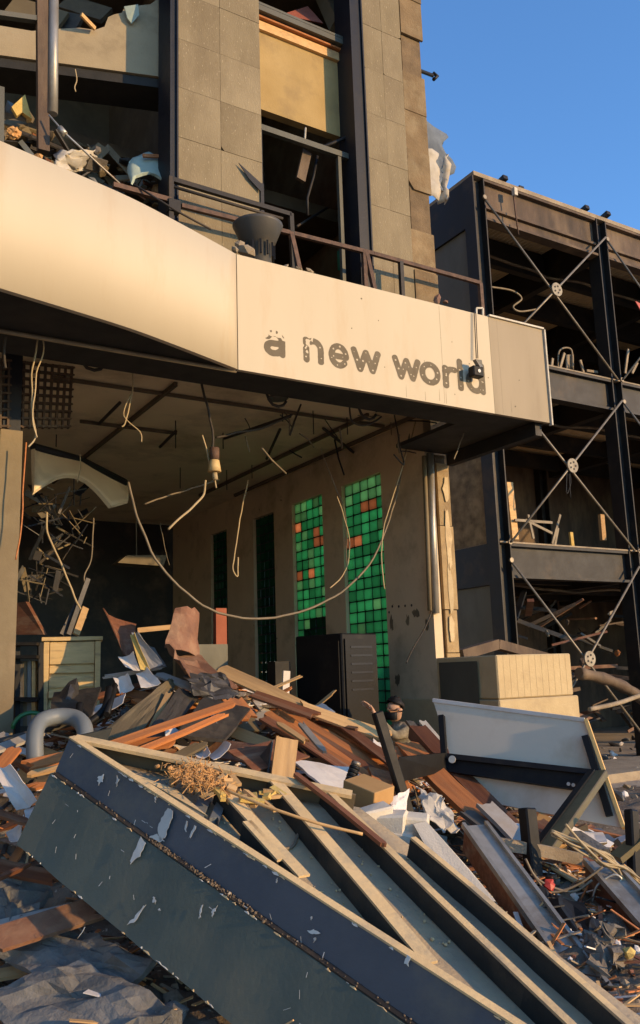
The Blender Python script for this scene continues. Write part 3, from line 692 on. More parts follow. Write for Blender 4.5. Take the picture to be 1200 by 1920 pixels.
MB().prism([TP(20, 205, -.3), TP(45, 182, -.3), TP(58, 228, -.25), TP(40, 215, -.3), TP(30, 222, -.3)], N * .05).build('insulation_scrap', 'yellow_stuff', label='pointed yellow insulation scrap at the far left above the canopy', cat='insulation')
MB().sheet(lambda a, b: TP(243 + 70 * a, 305 + 40 * b - 18 * math.sin(3 * a), -.5 + .25 * b) + nzv((a, b, 0), 4, .05), 8, 5, .03).build('torn_board_sheet', 'mint_board', label='pale green torn panel edged yellow beside the dark upright', cat='panel')
MB().beam(TP(268, 292, -.35), TP(312, 294, -.35), .03, .04, Z).build('timber_scrap', 'wood_orange', label='short orange timber scrap above the torn green panel', cat='timber')
MB().chunk(TP(312, 302, -.35), .08, sub=3).build('insulation_scrap', 'insulation', label='orange insulation tuft against the dark upright', cat='insulation')
MB().chunk(TP(25, 250, -.3), .11, flat=.5, sub=3).build('insulation_scrap', 'insulation', label='rust coloured insulation tuft at the far left edge above the canopy', cat='insulation')
MB().sheet(lambda a, b: TP(105 + 75 * a, 280 + 45 * b, -.45 + .2 * math.sin(3 * a + 2 * b)) + nzv((a, b, 1), 5, .07), 9, 9, .006).build('plastic_bag', 'cloth_white', label='crumpled pale plastic bag behind the slack wire', cat='bag')
# cable with box hanging over the lettering
q = MB().tube([onpl(889, 585, W(0, CO + .03, 0), N), onpl(893, 672, W(0, CO + .05, 0), N)], .006, 5); q.tube([onpl(892, 585, W(0, CO + .03, 0), N), onpl(896, 672, W(0, CO + .05, 0), N)], .005, 5)
spk = thing('floodlight', onpl(892, 705, W(0, CO + .05, 0), N), 'small black floodlight hanging on thin wires in front of the letter d', 'lamp')
q.build('wire', 'dark_cable', spk)
c = onpl(892, 690, W(0, CO + .10, 0), N)
MB().box(c - Z * .05, D * .075, N * .05, Z * .06).build('housing', 'black', spk, bev=.012)
MB().prism([c + D * .02 + N * .05, c + D * .08 + N * .03 + Z * .02, c + D * .05 + N * .05 + Z * .085, c - D * .03 + N * .04 + Z * .085], -N * .05).build('bracket', 'plastic_blue', spk)
MB().disc(c - Z * .05 + N * .051, N, .02, .006, 10).build('lens', 'paper', spk)
br = MB().beam(RP(893, 578, 1.65), RP(893, 590, 1.65), .02, .02, N); br.beam(RP(905, 578, 1.65), RP(905, 592, 1.65), .02, .02, N); br.beam(RP(893, 578, 1.65), RP(905, 578, 1.65), .02, .02, N)
br.build('metal_clip', 'white_trim', label='white metal clip on the canopy edge above the letter d', cat='bracket')
# cloth and bracket on the right flank of the tower
FS = lambda u, v, s_=-.02: onpl(u, v, W(0, 0, 0) - N * .9, N)
FK = lambda a, p: W(-.13, -.9, p.z).lerp(p, min(1, .02 + a * 1.6))
MB().sheet(lambda a, b: FK(a, FS(800 + 46 * a * (1 - .2 * b), 212 + 58 * a + 100 * b)) + D * (.12 * math.sin(9 * b + 4 * a)) + nzv((a, b, 2), 4, .06), 8, 10, .012).build('torn_tarpaulin', 'cloth_blue', label='torn blue grey tarpaulin flapping from the right flank of the tower', cat='tarpaulin')
MB().sheet(lambda a, b: FK(a, FS(808 + 30 * a, 290 + 88 * b)) + N * (.08 * math.sin(16 * a)) + nzv((a, b, 5), 5, .07), 10, 10, .012).build('torn_curtain', 'cloth_white', label='white torn curtain hanging below the tarpaulin beside the steel frame', cat='curtain')
q = MB().tube([W(-.2, -.9, FS(812, 142).z - .04), FS(812, 142)], .03, 8); q.tube([FS(812, 137), FS(820, 143), FS(813, 149)], .03, 8)
q.build('wall_bracket', 'steel', label='dark hooked bracket sticking out of the tower into the sky', cat='bracket')

# ------------------------------------------------------------------ steel frame building
sb = thing('steel_frame_building', W2(2, 0, 0), 'burnt out dark steel frame building with crossed rod braces and open floors', 'building')
def sp(name, mats, mb, par=sb, **k):
    bev = k.pop('bev', 0); o = mb.build(name, mats, par, bev=bev)
    for a, b in k.items(): o[a] = b
    return o
ZR = 11.08; FL = [(10.22, ZR), (6.82, 7.47), (3.30, 3.92)]
BAY = 3.45
for i in range(4):
    for oo in (0, -5.5):
        s = i * BAY
        q = MB(); q.fr(W2, s - .15, s - .125, oo - .3, oo, 0, ZR - .02); q.fr(W2, s + .125, s + .15, oo - .3, oo, 0, ZR - .02); q.fr(W2, s - .125, s + .125, oo - .165, oo - .135, 0, ZR - .02)
        sp('column', 'steel', q)
for z0, z1 in FL:
    for i in range(3):
        a, b = i * BAY + .152, (i + 1) * BAY - .152
        q = MB(); q.fr(W2, a, b, -.25, -.02, z1 - .05, z1); q.fr(W2, a, b, -.25, -.02, z0, z0 + .05); q.fr(W2, a, b, -.15, -.12, z0 + .05, z1 - .05)
        if z0 > 10: q.fr(W2, a, b, -.119, -.05, z0 + .26, z0 + .31)
        sp('beam', 'rust_steel' if z0 > 10 else 'steel', q)
    for i in range(3):     # inner beams
        for oo in (-1.6, -3.2, -4.8):
            sp('inner_beam', 'steel', MB().fr(W2, i * BAY + .16, (i + 1) * BAY - .16, oo - .08, oo + .08, z0 + .1, z1 - .16))
    for s in (0, BAY, 2 * BAY, 3 * BAY):
        sp('cross_beam', 'steel', MB().fr(W2, s - .1, s + .1, -5.2, -.31, z0 + .02, z1 - .06))
    # corrugated deck
    q = MB(); nn = 90; pr = []
    for k in range(nn * 4 + 1):
        s = .12 + (3 * BAY - .1) * k / (nn * 4); pr.append((s, z1 - .11 + (.05 if (k % 4) in (1, 2) else 0)))
    b = 0
    for s, z in pr: q.v += [W2(s, -.27, z), W2(s, -5.6, z)]
    for k in range(len(pr) - 1): q.face([2 * k, 2 * k + 2, 2 * k + 3, 2 * k + 1])
    sp('deck_sheet', 'corrugated', q)
    sp('floor_slab', 'concrete', MB().fr(W2, -.1, 3 * BAY + .1, -5.7, -.012, z1 + .003, z1 + (.09 if z0 > 10 else .03)))
for i in range(3):
    for z0, z1 in ((7.47, 10.6), (3.92, 7.0), (.1, 3.6)):
        sp('brace_rod', 'brace_steel', MB().tube([W2(i * BAY + .05, .06, z1), W2((i + 1) * BAY - .05, .06, z0)], .022, 8))
        sp('brace_rod', 'brace_steel', MB().tube([W2(i * BAY + .05, .12, z0), W2((i + 1) * BAY - .05, .12, z1)], .022, 8))
        g_ = sp('gusset_plate', 'gusset', MB().disc(W2((i + .5) * BAY, .145, (z0 + z1) / 2), N, .14, .03, 20))
        for k in range(5):
            a = 6.283 * k / 5; rd = .07
            MB().disc(W2((i + .5) * BAY + rd * math.cos(a), .176, (z0 + z1) / 2 + rd * math.sin(a)), N, .02, .008, 8).build('bolt', 'steel', g_)
        for s_, z_ in ((i * BAY + .05, z1), (i * BAY + .05, z0)):
            sp('end_plate', 'brace_steel', MB().disc(W2(s_, .07, z_), N, .045, .03, 10))
for z0, z1 in FL:
    for oo, zz_ in ((-1.1, -.05),):
        pts = [W2(.2 + .55 * k, oo + .04 * math.sin(k * 2.1), z0 + zz_ + .03 * math.sin(k * 1.3 + oo) * (k % 3)) for k in range(18)]
        sp('service_pipe', 'rust_steel', MB().tube(spline(pts, 3), .03, 6))
# left flank of the steel building
sp('flank_beam', 'steel', MB().fr(W2, -.12, .08, -5.4, -.31, 10.1, ZR))
sp('flank_panel', 'panel_grey', MB().fr(W2, -.08, -.03, -5.4, -.31, 7.48, 10.09))
sp('flank_wall', 'mottled', MB().fr(W2, -.07, -.02, -5.4, -.31, 3.95, 7.0))
sp('flank_beam', 'steel', MB().fr(W2, -.12, .08, -5.4, -.31, 3.2, 3.94))
sp('flank_panel', 'panel_grey', MB().fr(W2, -.08, -.03, -5.4, -.31, .0, 3.19))
sp('rear_wall', 'rust_steel', MB().fr(W2, -.2, 3 * BAY + .2, -5.9, -5.7, 0, ZR))
sp('end_wall', 'rust_steel', MB().fr(W2, 3 * BAY + .2, 3 * BAY + .4, -5.9, -.3, 0, ZR))
for u, v, l in ((935, 330, .5), (1087, 385, .5), (1127, 400, .6), (965, 348, .25)):
    p = onpl(u - 20, v + 10, W2(0, -.6, 0), N); p.z = ZR + .06
    sp('roof_stub', 'steel', MB().beam(p - N * .6, p + N * .5 + Z * .22 * l / .5, .12, .09, Z))
# conduit and wires
def S2(u, v, o=0.0): return onpl(u, v, W2(0, o, 0), N)
sp('conduit', 'grey_cable', MB().tube(spline([S2(920, 538, -1), S2(960, 545, -1), S2(978, 560, -1), S2(962, 575, -1), S2(975, 584, -1), S2(1005, 580, -1)], 6), .02, 6))
sp('loose_wire', 'rust_rail', MB().tube([S2(962, 360, .1), S2(966, 395, .1), S2(972, 440, .1)], .015, 6))
MB().box(S2(965, 360, .12), D * .04, N * .04, Z * .08).build('lamp_scrap', 'white_trim', sb)
sp('strap', 'black', MB().tube(spline([S2(1063, 875, .1), S2(1062, 925, .1), S2(1070, 905, .1), S2(1066, 880, .1), S2(1070, 935, .1)], 5), .012, 5))
# things on its floors
def floor_item(nm, mt, a, b, w_, label, cat, o=-.8, up=N, group=None):
    return MB().beam(S2(*a, o), S2(*b, o), w_, w_ * .6, up).build(nm, mt, label=label, cat=cat, group=group)
floor_item('timber_stud', 'wood_pale', (953, 905), (964, 1012), .16, 'tall pale timber stud against the left column on the middle floor', 'timber')
floor_item('timber_stud', 'wood_pale', (1127, 965), (1131, 1013), .12, 'short pale timber stud against the dark red partition', 'timber')
floor_item('timber_stud', 'yellow_stuff', (1070, 998), (1073, 1024), .08, 'bright yellow stub post on the middle floor', 'post')
MB().fr(W2, 1.75, 3.2, -3.5, -3.45, 3.96, 5.4).build('partition', 'wood_brown', label='dark red partition standing on the middle floor of the steel frame', cat='partition')
for k, (a, b) in enumerate((((965, 975), (1035, 980)), ((985, 975), (1035, 1000)), ((1035, 1020), (1050, 965)), ((1040, 1022), (1046, 990)), ((1000, 1010), (990, 965)))):
    floor_item('chair_frame', 'grey_cable', a, b, .05, ['upper level rod', 'slanting rod', 'tall right hand rod', 'short upright rod', 'short leaning rod'][k] + ' of the wrecked chair on the middle floor', 'rod', group='wrecked chair rods', o=-.7)
ck = MB().tube(spline([S2(1046, 690, -.4), S2(1048, 660, -.4), S2(1060, 652, -.4), S2(1072, 658, -.4), S2(1074, 690, -.4)], 5), .018, 6)
ck.sheet(lambda a, b: S2(1062 + 13 * a, 665 + 28 * b, -.45 - .1 * math.sin(3 * a)), 4, 4, .02)
ck.build('wrecked_chair', 'concrete', label='pale tub chair wreck on the top floor edge of the steel frame', cat='chair')
for u, v, u2, v2 in ((1036, 672, 1034, 690), (1058, 662, 1050, 690), (1088, 675, 1094, 698), (1100, 695, 1120, 698), (1178, 655, 1172, 700), (1195, 680, 1185, 700)):
    floor_item('debris_rod', 'concrete', (u, v), (u2, v2), .05, 'pale debris stick lying on the top floor edge of the steel frame', 'rod', o=-.3, group='debris on the top floor')
MB().prism([S2(1190, 565, .3), S2(1200, 570, .3), S2(1212, 590, .3), S2(1203, 588, .3)], N * .02).build('red_sign_scrap', 'red_plastic', label='bright red and white scrap dangling at the right edge', cat='sign')
# ground floor wreckage of the steel frame
rr = random.Random(11)
for k in range(60):
    u = rr.uniform(965, 1230); v = rr.uniform(1130, 1370); o = rr.uniform(-3.5, -.3); p = S2(u, v, o)
    if p.z < .05: continue
    a = rr.uniform(0, 6.28); l = rr.uniform(.15, .6); dv = Vector((math.cos(a), math.sin(a) * .6, rr.uniform(-.5, .5))) * l
    MB().beam(p - dv, p + dv, rr.uniform(.04, .14), rr.uniform(.03, .08), Z).build('wreckage_bar', (mt := rr.choice(['rust_steel', 'steel', 'wood_brown', 'board_dark', 'rust_sheet', 'dark_metal', 'steel'])), label={'rust_steel': 'rusty', 'steel': 'black steel', 'wood_brown': 'brown', 'board_dark': 'charred', 'rust_sheet': 'red brown', 'dark_metal': 'dark metal'}[mt] + ' bar in the wreckage ' + ('above the gusset plate' if v < 1200 else 'left of the brown duct' if u < 1090 else 'behind the brown duct' if v < 1290 else 'below the brown duct') + ' on the ground floor', cat='wreckage', group='wreckage bars under the steel frame')
for k in range(10):
    u = rr.uniform(985, 1200); v = rr.uniform(1140, 1330); p = S2(u, v, rr.uniform(-.9, -.2))
    MB().chunk(p, rr.uniform(.04, .09), flat=.5, rnd=rr).build('wreckage_lump', (mt := rr.choice(['concrete', 'rust_steel', 'silver', 'wood_orange'])), label={'concrete': 'pale', 'rust_steel': 'rusty', 'silver': 'silvery', 'wood_orange': 'orange'}[mt] + ' wreckage lump ' + ('left' if u < 1060 else 'right') + ' in the dark ground floor of the steel frame, ' + ('higher up' if v < 1230 else 'lower down'), cat='wreckage', group='wreckage lumps under the steel frame')
MB().tube(spline([S2(1085, 1262, .6), S2(1140, 1275, .6), S2(1190, 1300, .6), S2(1240, 1345, .6)], 5), [.10 + .012 * math.sin(k * 1.9) for k in range(16)], 10).build('bent_duct', 'rust_steel', label='thick brown bent duct to the right of the pale block wall', cat='duct')
MB().tube(spline([S2(1105, 1330, .7), S2(1160, 1318, .7), S2(1210, 1300, .7)], 5), .04, 8).build('bent_pipe', 'concrete', label='pale thin pipe lying below the brown duct', cat='pipe')
MB().beam(S2(862, 1228, .3), S2(930, 1208, .3), .2, .16, Z).beam(S2(930, 1208, .31), S2(1045, 1240, .31), .19, .15, Z).build('fallen_beam', 'rust_steel', label='dark rusty beam lying just above the pale block wall', cat='beam')

# ------------------------------------------------------------------ block wall, plinth, far street
bc = P(935, 1300, 10.0)
def WB(s, o, z): return Vector((bc.x, bc.y, 0)) + D * s + N * o + Z * z
bz = P(935, 1228, 10.0).z
bw_ = thing('block_wall', WB(0, 0, 0), 'pale stepped stub of rendered block wall lit by the sun beside the tipped desk', 'wall')
MB().fr(WB, 0, 1.22, -1.9, 0, bz - .50, bz).build('upper_course', 'block', bw_, bev=.015)
MB().fr(WB, -.02, 1.28, -1.95, .02, 0, bz - .505).build('lower_course', 'block', bw_, bev=.015)
for k in range(1, 12):
    MB().fr(WB, 1.22 * k / 12 - .002, 1.22 * k / 12 + .002, .0, .0015, bz - .49, bz - .01).build('groove', 'groove_shade', bw_)
low = thing('low_wall', W(1, .2, 0), 'low dark concrete wall between the tower corner and the pale block wall', 'wall')
MB().prism([W(-.28, .12, 0), WB(-.03, -.3, 0), WB(-.03, -1.0, 0), W(-.28, -.3, 0)], Z * (bz - .06)).build('wall_body', 'panel_grey', low)
# pavement and kerb in the distance, building down the street, unseen bounce block behind the viewer
MB().fr(W2, -3, 40, .6, 2.0, 0.0, .13).build('pavement', 'concrete', loc=W2(10, 1, 0), kind='structure')
rr = random.Random(21)
for k in range(70):
    u = rr.uniform(1085, 1215); v = rr.uniform(1385, 1500); p = onz(u, v, .02)
    MB().chunk(p, rr.uniform(.05, .16), flat=.35, rnd=rr).build('street_rubble', rr.choice(['concrete', 'slab_grey', 'board_dark', 'paper']), label='flat rubble piece strewn on the street to the right of the tipped desk', cat='rubble', group='rubble pieces on the street')
ab = thing('bounce_building', (-32, -22, 0), 'plain unseen apartment block added to bounce warm light', 'building')  # unseen block added to throw warm bounce light on shaded faces
MB().box((-32, -22, 8), Vector((0, 22, 0)), Vector((10, 0, 0)), Z * 8).build('walls', 'facade_far', ab)
for fz in range(4):
    for k in range(9):
        MB().box((-21.97, -41 + k * 4.6, 2.6 + fz * 3.7), Vector((0, .8, 0)), Vector((.05, 0, 0)), Z * 1.0).build('window', 'glass_dark', ab)
fb = thing('street_building', (40, 75, 0), 'plain pale building standing down the street behind the steel frame', 'building')
MB().box((40, 75, 6), Vector((9, 5, 0)), Vector((-5, 9, 0)), Z * 6).build('walls', 'facade_far', fb)
# ------------------------------------------------------------------ inside the hall
lat = thing('metal_lattice', TP(60, 730, .3), 'black egg crate ceiling lattice hanging down beside the column at the left', 'lattice')
La, Lb, Lc, Ld = TP(-30, 672, .75), TP(135, 690, -.1), TP(128, 800, -.1), TP(-30, 800, .75)
fq = quad(La, Lb, Lc, Ld)
for k in range(13): u = k / 12; MB().beam(fq(u, -.02), fq(u, 1.03), .02, .05, N).build('lattice_bar', 'rust_steel', lat)
for k in range(9): v = k / 8; MB().beam(fq(-.02, v), fq(1.02, v), .018, .045, N).build('lattice_bar', 'rust_steel', lat)
# curved fallen bulkhead
def bulk(a, b):
    u = 62 + 178 * a; top_ = 842 + 62 * a ** 1.6; bot = 905 + (20 - 55 * math.sin(math.pi * min(1, a * 1.1)) + 55 * a) * 1.0
    if a > .75: bot = 955 - (a - .75) * 60
    return TP(u, top_ + (bot - top_) * b, -1.2 - 1.4 * a + .35 * b * b)
MB().sheet(bulk, 16, 6, .05).build('fallen_bulkhead', 'ceiling', label='curved plaster bulkhead torn loose and drooping from the hall ceiling', cat='bulkhead')
MB().tube([TP(62, 838, -1.2), TP(150, 862, -1.9), TP(235, 905, -2.5)], .05, 6).build('bulkhead_rail', 'dark_metal', label='dark rail along the top edge of the drooping bulkhead', cat='rail')
rr = random.Random(5)
nm_ = {'board_dark': 'black', 'board_olive': 'olive brown', 'plastic_grey': 'grey', 'concrete': 'pale', 'dark_metal': 'metal', 'wood_brown': 'brown'}
for k in range(110):
    u = rr.uniform(36, 160); v = rr.uniform(915, 1125); 
    if u > 120 and v > 1040: continue
    p = TP(u, v, rr.uniform(-2.6, -1.0)); a = rr.uniform(0, 6.3)
    dv = (D * math.cos(a) + Z * math.sin(a) + N * rr.uniform(-.6, .6)) * rr.uniform(.04, .22)
    mt = rr.choice(['board_dark', 'board_olive', 'dark_metal', 'plastic_grey', 'board_dark', 'dark_metal', 'board_olive', 'board_dark', 'board_dark'])
    MB().beam(p - dv, p + dv, rr.choice([.008, .012, .02, .03, .08]), .008, (rr.uniform(-1, 1), rr.uniform(-1, 1), .4)).build('hanging_scrap', mt, label=nm_[mt] + ' scrap in the hanging tangle behind the column, ' + ('upper' if v < 985 else 'middle' if v < 1055 else 'lower') + ' part', cat='scrap', group='scraps in the hanging tangle')
MB().prism([TP(208, 1060, -3.2), TP(225, 1046, -3.2), TP(300, 1046, -3.2), TP(292, 1066, -3.2)], N * .3).build('hanging_lamp', 'board_olive', label='flat pale lamp tray hanging on a wire in the dark hall', cat='lamp')
MB().tube([TP(256, 1045, -3.1), TP(255, 940, -3.1)], .008, 5).build('lamp_wire', 'grey_cable', label='thin wire holding the flat lamp tray', cat='wire')
# hanging cables: pixel path, depth offset from the tower face, radius, material, label
cables = [
 ([(75, 605), (62, 690), (60, 760), (66, 815), (52, 840)], 1.6, .012, 'cream_cable', 'frayed cream cable hanging in front of the black lattice'),
 ([(72, 610), (82, 655), (70, 700), (62, 780), (68, 820)], 1.62, .010, 'cream_cable', 'second cream strand looping beside the black lattice'),
 ([(46, 560), (18, 610), (8, 660), (10, 690)], 1.65, .02, 'dark_cable', 'black cable curving under the soffit at the far left'),
 ([(50, 830), (42, 940), (38, 1000), (30, 1050)], .75, .012, 'wood_orange', 'orange brown cable hanging down along the column'),
 ([(250, 680), (248, 735), (235, 790), (228, 800)], 1.0, .012, 'cream_cable', 'thin cream cable forking below the ceiling at centre left'),
 ([(246, 740), (232, 780), (262, 810), (266, 828)], 1.0, .010, 'cream_cable', 'cream wire whisker bent to the right below the forked cable'),
 ([(375, 708), (390, 770), (400, 818), (398, 840)], .9, .022, 'dark_cable', 'black cable carrying the dangling brass lamp fitting'),
 ([(380, 815), (394, 870), (406, 915)], .85, .014, 'cream_cable', 'pale stiff strip beside the dangling lamp fitting'),
 ([(385, 900), (380, 930), (350, 962), (316, 992)], .7, .020, 'cream_cable', 'pale bent strip hanging below the lamp fitting'),
 ([(405, 822), (450, 810), (500, 800), (548, 778)], .6, .022, 'dark_cable', 'black drooping cable right of the lamp fitting'),
 ([(240, 905), (262, 980), (300, 1060), (380, 1135), (470, 1160), (560, 1148), (640, 1110), (700, 1045), (740, 940), (760, 850), (778, 780)], -.3, .024, 'grey_cable', 'long grey cable sagging right across the hall'),
 ([(780, 790), (750, 890), (722, 980), (715, 1040), (722, 1105)], .0, .014, 'cream_cable', 'cream cable hanging beside the near glass block window'),
 ([(465, 900), (452, 960), (440, 1040), (436, 1068), (445, 1080), (446, 1045)], -.9, .016, 'cream_cable', 'looped cream cable hanging before the dark window'),
 ([(632, 930), (648, 980), (655, 1030), (645, 1075), (618, 1103)], -.4, .014, 'cream_cable', 'cream cable curling left between the two green windows'),
 ([(600, 840), (625, 905), (648, 965), (650, 1060)], -.5, .009, 'grey_cable', 'thin grey wire between the two green windows'),
 ([(88, 960), (90, 1000), (120, 1070), (148, 1135), (160, 1160)], -.5, .018, 'cream_cable', 'cream conduit slanting down to the leaning boards at left'),
 ([(175, 970), (172, 1040), (158, 1080), (160, 1100)], -1.2, .014, 'grey_cable', 'thin dark cable hanging left of the flat lamp tray'),
 ([(655, 757), (660, 790), (690, 797), (715, 780)], .9, .018, 'dark_cable', 'black cable loop under the soffit at the right'),
 ([(740, 778), (748, 830), (758, 870), (738, 852)], .4, .016, 'dark_cable', 'black cable dropping from the soffit near the wall corner'),
 ([(875, 800), (860, 835), (852, 862), (855, 850)], .9, .012, 'grey_cable', 'frayed grey wire hanging over the lit corner pillar'),
 ([(300, 980), (310, 1030), (318, 1060)], -2.0, .008, 'grey_cable', 'faint wire in the dark middle of the hall'),
 ([(270, 945), (330, 925), (410, 900)], -.8, .018, 'grey_cable', 'stiff grey rod poking left from the lamp fitting'),
 ([(145, 905), (150, 880), (150, 850)], -.8, .010, 'cream_cable', 'short cream wire in front of the bulkhead'),
 ([(820, 1120), (800, 1170), (775, 1215), (762, 1243)], .03, .014, 'dark_cable', 'dark strap hanging against the wall corner'),
]
for pts, o, r, mt, lab in cables:
    MB().tube([p + nzv(p, 6, .012) for p in spline([TP(u, v, o) for u, v in pts], 6)], r * .62, 6).build('hanging_cable', mt, label=lab, cat='cable', group='cables hanging from the ceiling')
for k, (u, v) in enumerate(((175, 675), (520, 745), (690, 770))):
    c = TP(u, v, 1.0); n_ = 10
    MB().tube([c + D * .12 * math.cos(t) * (1 + .1 * math.sin(3 * t)) + Z * .10 * math.sin(t) for t in [6.0 * i / n_ for i in range(n_ + 1)]], .016, 6).build('cable_coil', 'dark_cable', label=['black cable loop under the soffit near the lattice', 'black cable ring hanging above the middle of the hall', 'black cable tangle under the soffit near the wall corner'][k], cat='cable', group='cable coils')
rr = random.Random(23)
for k in range(22):
    u = rr.uniform(455, 775); v = rr.uniform(765, 850); o = rr.uniform(-2.5, .6); a = TP(u, v, o); l = rr.uniform(25, 75); an = rr.uniform(-2.4, -.2) if rr.random() < .4 else rr.gauss(.9, .7)
    b = TP(u + l * math.cos(an), v + l * math.sin(an), o + rr.uniform(-.3, .3))
    MB().tube([a, (a + b) / 2 + nzv(a, 3, .05), b], rr.uniform(.006, .013), 5).build('ceiling_wire', rr.choice(['dark_cable', 'dark_metal', 'grey_cable']), label='bent dark wire hanging from the hall ceiling ' + ('right of the lamp fitting' if u < 560 else 'above the green windows' if u < 680 else 'near the wall corner'), cat='wire', group='wires under the hall ceiling')
lf = thing('lamp_fitting', TP(402, 870, .9), 'brass and red lamp fitting dangling on a black cable', 'lamp')
MB().tube([TP(402, 840, .9), TP(402, 862, .9)], .05, 8).build('socket', 'rust_rail', lf); MB().tube([TP(402, 863, .9), TP(402, 885, .9)], [.05, .07], 8).build('ring', 'drawer_wood', lf)
MB().tube([TP(402, 886, .9), TP(404, 900, .9)], .03, 6).build('tip', 'cream_cable', lf)
for k in range(3): MB().disc(TP(520, 745 , 1.0) + Z * .0, -Z, .11, .02, 14).build('round_lamp', 'plastic_grey', label='round ceiling lamp under the soffit in mid hall', cat='lamp') if k == 0 else None
# black rack cabinet
ra = P(640, 1187, 10.2); rl = P(553, 1192, 10.75); rrr = P(706, 1185, 10.62)
ra2 = Vector((ra.x, ra.y, 0)); dl = Vector((rl.x - ra.x, rl.y - ra.y, 0)); dr = Vector((rrr.x - ra.x, rrr.y - ra.y, 0))
rack = thing('server_rack', ra2 + (dl + dr) / 2, 'tall black equipment cabinet standing in front of the green windows', 'cabinet')
hb = MB().prism([ra2, ra2 + dr, ra2 + dr + dl, ra2 + dl], Z * ra.z); hb.build('body', 'black', rack, bev=.015)
du = dr.normalized(); fn = Vector((du.y, -du.x, 0)); 
MB().box(ra2 + dr * .5 + fn * .012 + Z * ra.z * .52, dr * .44, fn * .01, Z * ra.z * .45).build('door', 'black', rack)
for k in range(6): MB().box(ra2 + dr * .5 + fn * .026 + Z * (ra.z * .98 - .12 - k * .1), dr * .3, fn * .003, Z * .012).build('vent', 'dark_metal', rack)
du2 = dl.normalized(); fn2 = Vector((-du2.y, du2.x, 0))
if fn2.y > 0: fn2 = -fn2
MB().box(ra2 + dl * .5 + fn2 * .01 + Z * ra.z * .52, dl * .45, fn2 * .008, Z * ra.z * .44).build('side_panel', 'black', rack)
MB().beam(TP(535, 1300, -.4), TP(537, 1258, -.4), .09, .03, N).build('pale_board', 'paper', label='narrow pale board standing left of the black cabinet', cat='board')
MB().fr(W, so_(TP(516, 1240, -.6))[0], so_(TP(544, 1240, -.6))[0], -.8, -.6, 0, TP(530, 1240, -.6).z).build('dark_box', 'black', label='low black box just left of the tall black cabinet', cat='box')
# counter deeper in the hall
MB().fr(W, so_(TP(368, 1210, -1.5))[0], so_(TP(427, 1210, -1.5))[0], -2.2, -1.5, 0, TP(400, 1208, -1.5).z).build('grey_counter', 'panel_grey', label='grey counter block in the gloom behind the rusty sheet', cat='counter')
MB().fr(W, so_(TP(405, 1150, -2.5))[0], so_(TP(425, 1150, -2.5))[0], -2.6, -2.5, 0, TP(400, 1140, -2.5).z).build('red_plank', 'red_board', label='dark red upright panel in the gloom behind the grey counter', cat='panel')
# chest of drawers
ca, cb = P(82, 1195, 8.6), P(189, 1195, 8.75)
ct = (cb - ca); ct.z = 0; L_ = ct.length; ct.normalize(); cn = Vector((ct.y, -ct.x, 0))
def CW(a, o, z): return Vector((ca.x, ca.y, 0)) + ct * a + cn * o + Z * z
ch = thing('drawer_chest', CW(0, 0, 0), 'battered pale wooden chest of drawers half buried at the left of the heap', 'chest of drawers')
zt2 = ca.z
MB().fr(lambda a, o, z: CW(a, o, z), 0, 1, 0, 1, 0, 1) if False else None
def cbx(nm, mt, a0, a1, o0, o1, z0, z1): 
    return MB().box((CW(a0, o0, z0) + CW(a1, o1, z1)) / 2, ct * (a1 - a0) / 2, cn * (o1 - o0) / 2, Z * (z1 - z0) / 2).build(nm, mt, ch, bev=.004)
cbx('body', 'drawer_wood', .06, L_ - .06, -.5, -.04, .3, zt2 - .05); cbx('side', 'drawer_wood', 0, .055, -.5, .0, .3, zt2 - .045); cbx('side', 'drawer_wood', L_ - .055, L_, -.5, 0, .3, zt2 - .045)
cbx('top', 'drawer_wood', -.02, L_ + .02, -.52, .03, zt2 - .04, zt2)
for k, (a, b) in enumerate(((.05, .27), (.29, .36), (.39, .50), (.53, .60), (.64, .95))):
    cbx('drawer', 'drawer_wood', .06, L_ - .06, -.035, .0 + (.05 if k == 3 else -.006 * k), zt2 - b, zt2 - a)
# black shelf rack left of the chest
sh = thing('wire_shelf', P(50, 1300, 8.7), 'black slatted shelf unit stuffed with files left of the wooden chest', 'shelf')
for u in (32, 76): MB().beam(P(u, 1205, 8.6), P(u, 1400, 8.6), .05, .05, N).build('upright', 'black', sh)
for v in (1208, 1232, 1310): MB().beam(P(30, v, 8.62), P(78, v, 8.62), .3, .03, Z).build('shelf_board', 'black', sh)
for k, (u, mt) in enumerate(((38, 'board_olive'), (46, 'slab_grey'), (53, 'board_olive'), (61, 'plastic_blue'), (69, 'drawer_wood'))):
    MB().beam(P(u, 1240, 8.75), P(u, 1308, 8.75), .035, .2, Z).build('file', mt, sh)
    MB().beam(P(u, 1316, 8.75), P(u, 1360, 8.75), .04, .2, Z).build('file', mt, sh)
MB().prism([P(30, 1190, 8.9), P(32, 1130, 8.9), P(48, 1128, 8.85), P(82, 1190, 8.8)], Vector((.02, .05, 0))).build('leaning_board', 'wood_brown', label='brown board with a slanted edge leaning on the black shelf', cat='board')
MB().beam(P(142, 1190, 8.8), P(160, 1140, 9.0), .07, .03, N).build('leaning_batten', 'wood_pale', label='short pale batten leaning upright behind the chest', cat='batten')
for a, b, k in (((115, 1190), (150, 1120), 0), ((128, 1190), (165, 1085), 1)):
    MB().beam(P(*a, 9.2), P(*b, 9.4), .05, .03, N).build('dark_batten', 'board_dark', label=['dark batten leaning behind the chest on its left', 'longer dark batten leaning behind the chest on its right'][k], cat='batten')
MB().tube([P(58, 1365, 7.6) + Vector((.14 * math.cos(t), .05 * math.cos(t), .13 * math.sin(t))) for t in [3.14 * i / 10 for i in range(11)]], .02, 8).build('green_hoop', 'green_plastic', label='green plastic hoop poking out of the heap in front of the black shelf', cat='hoop')

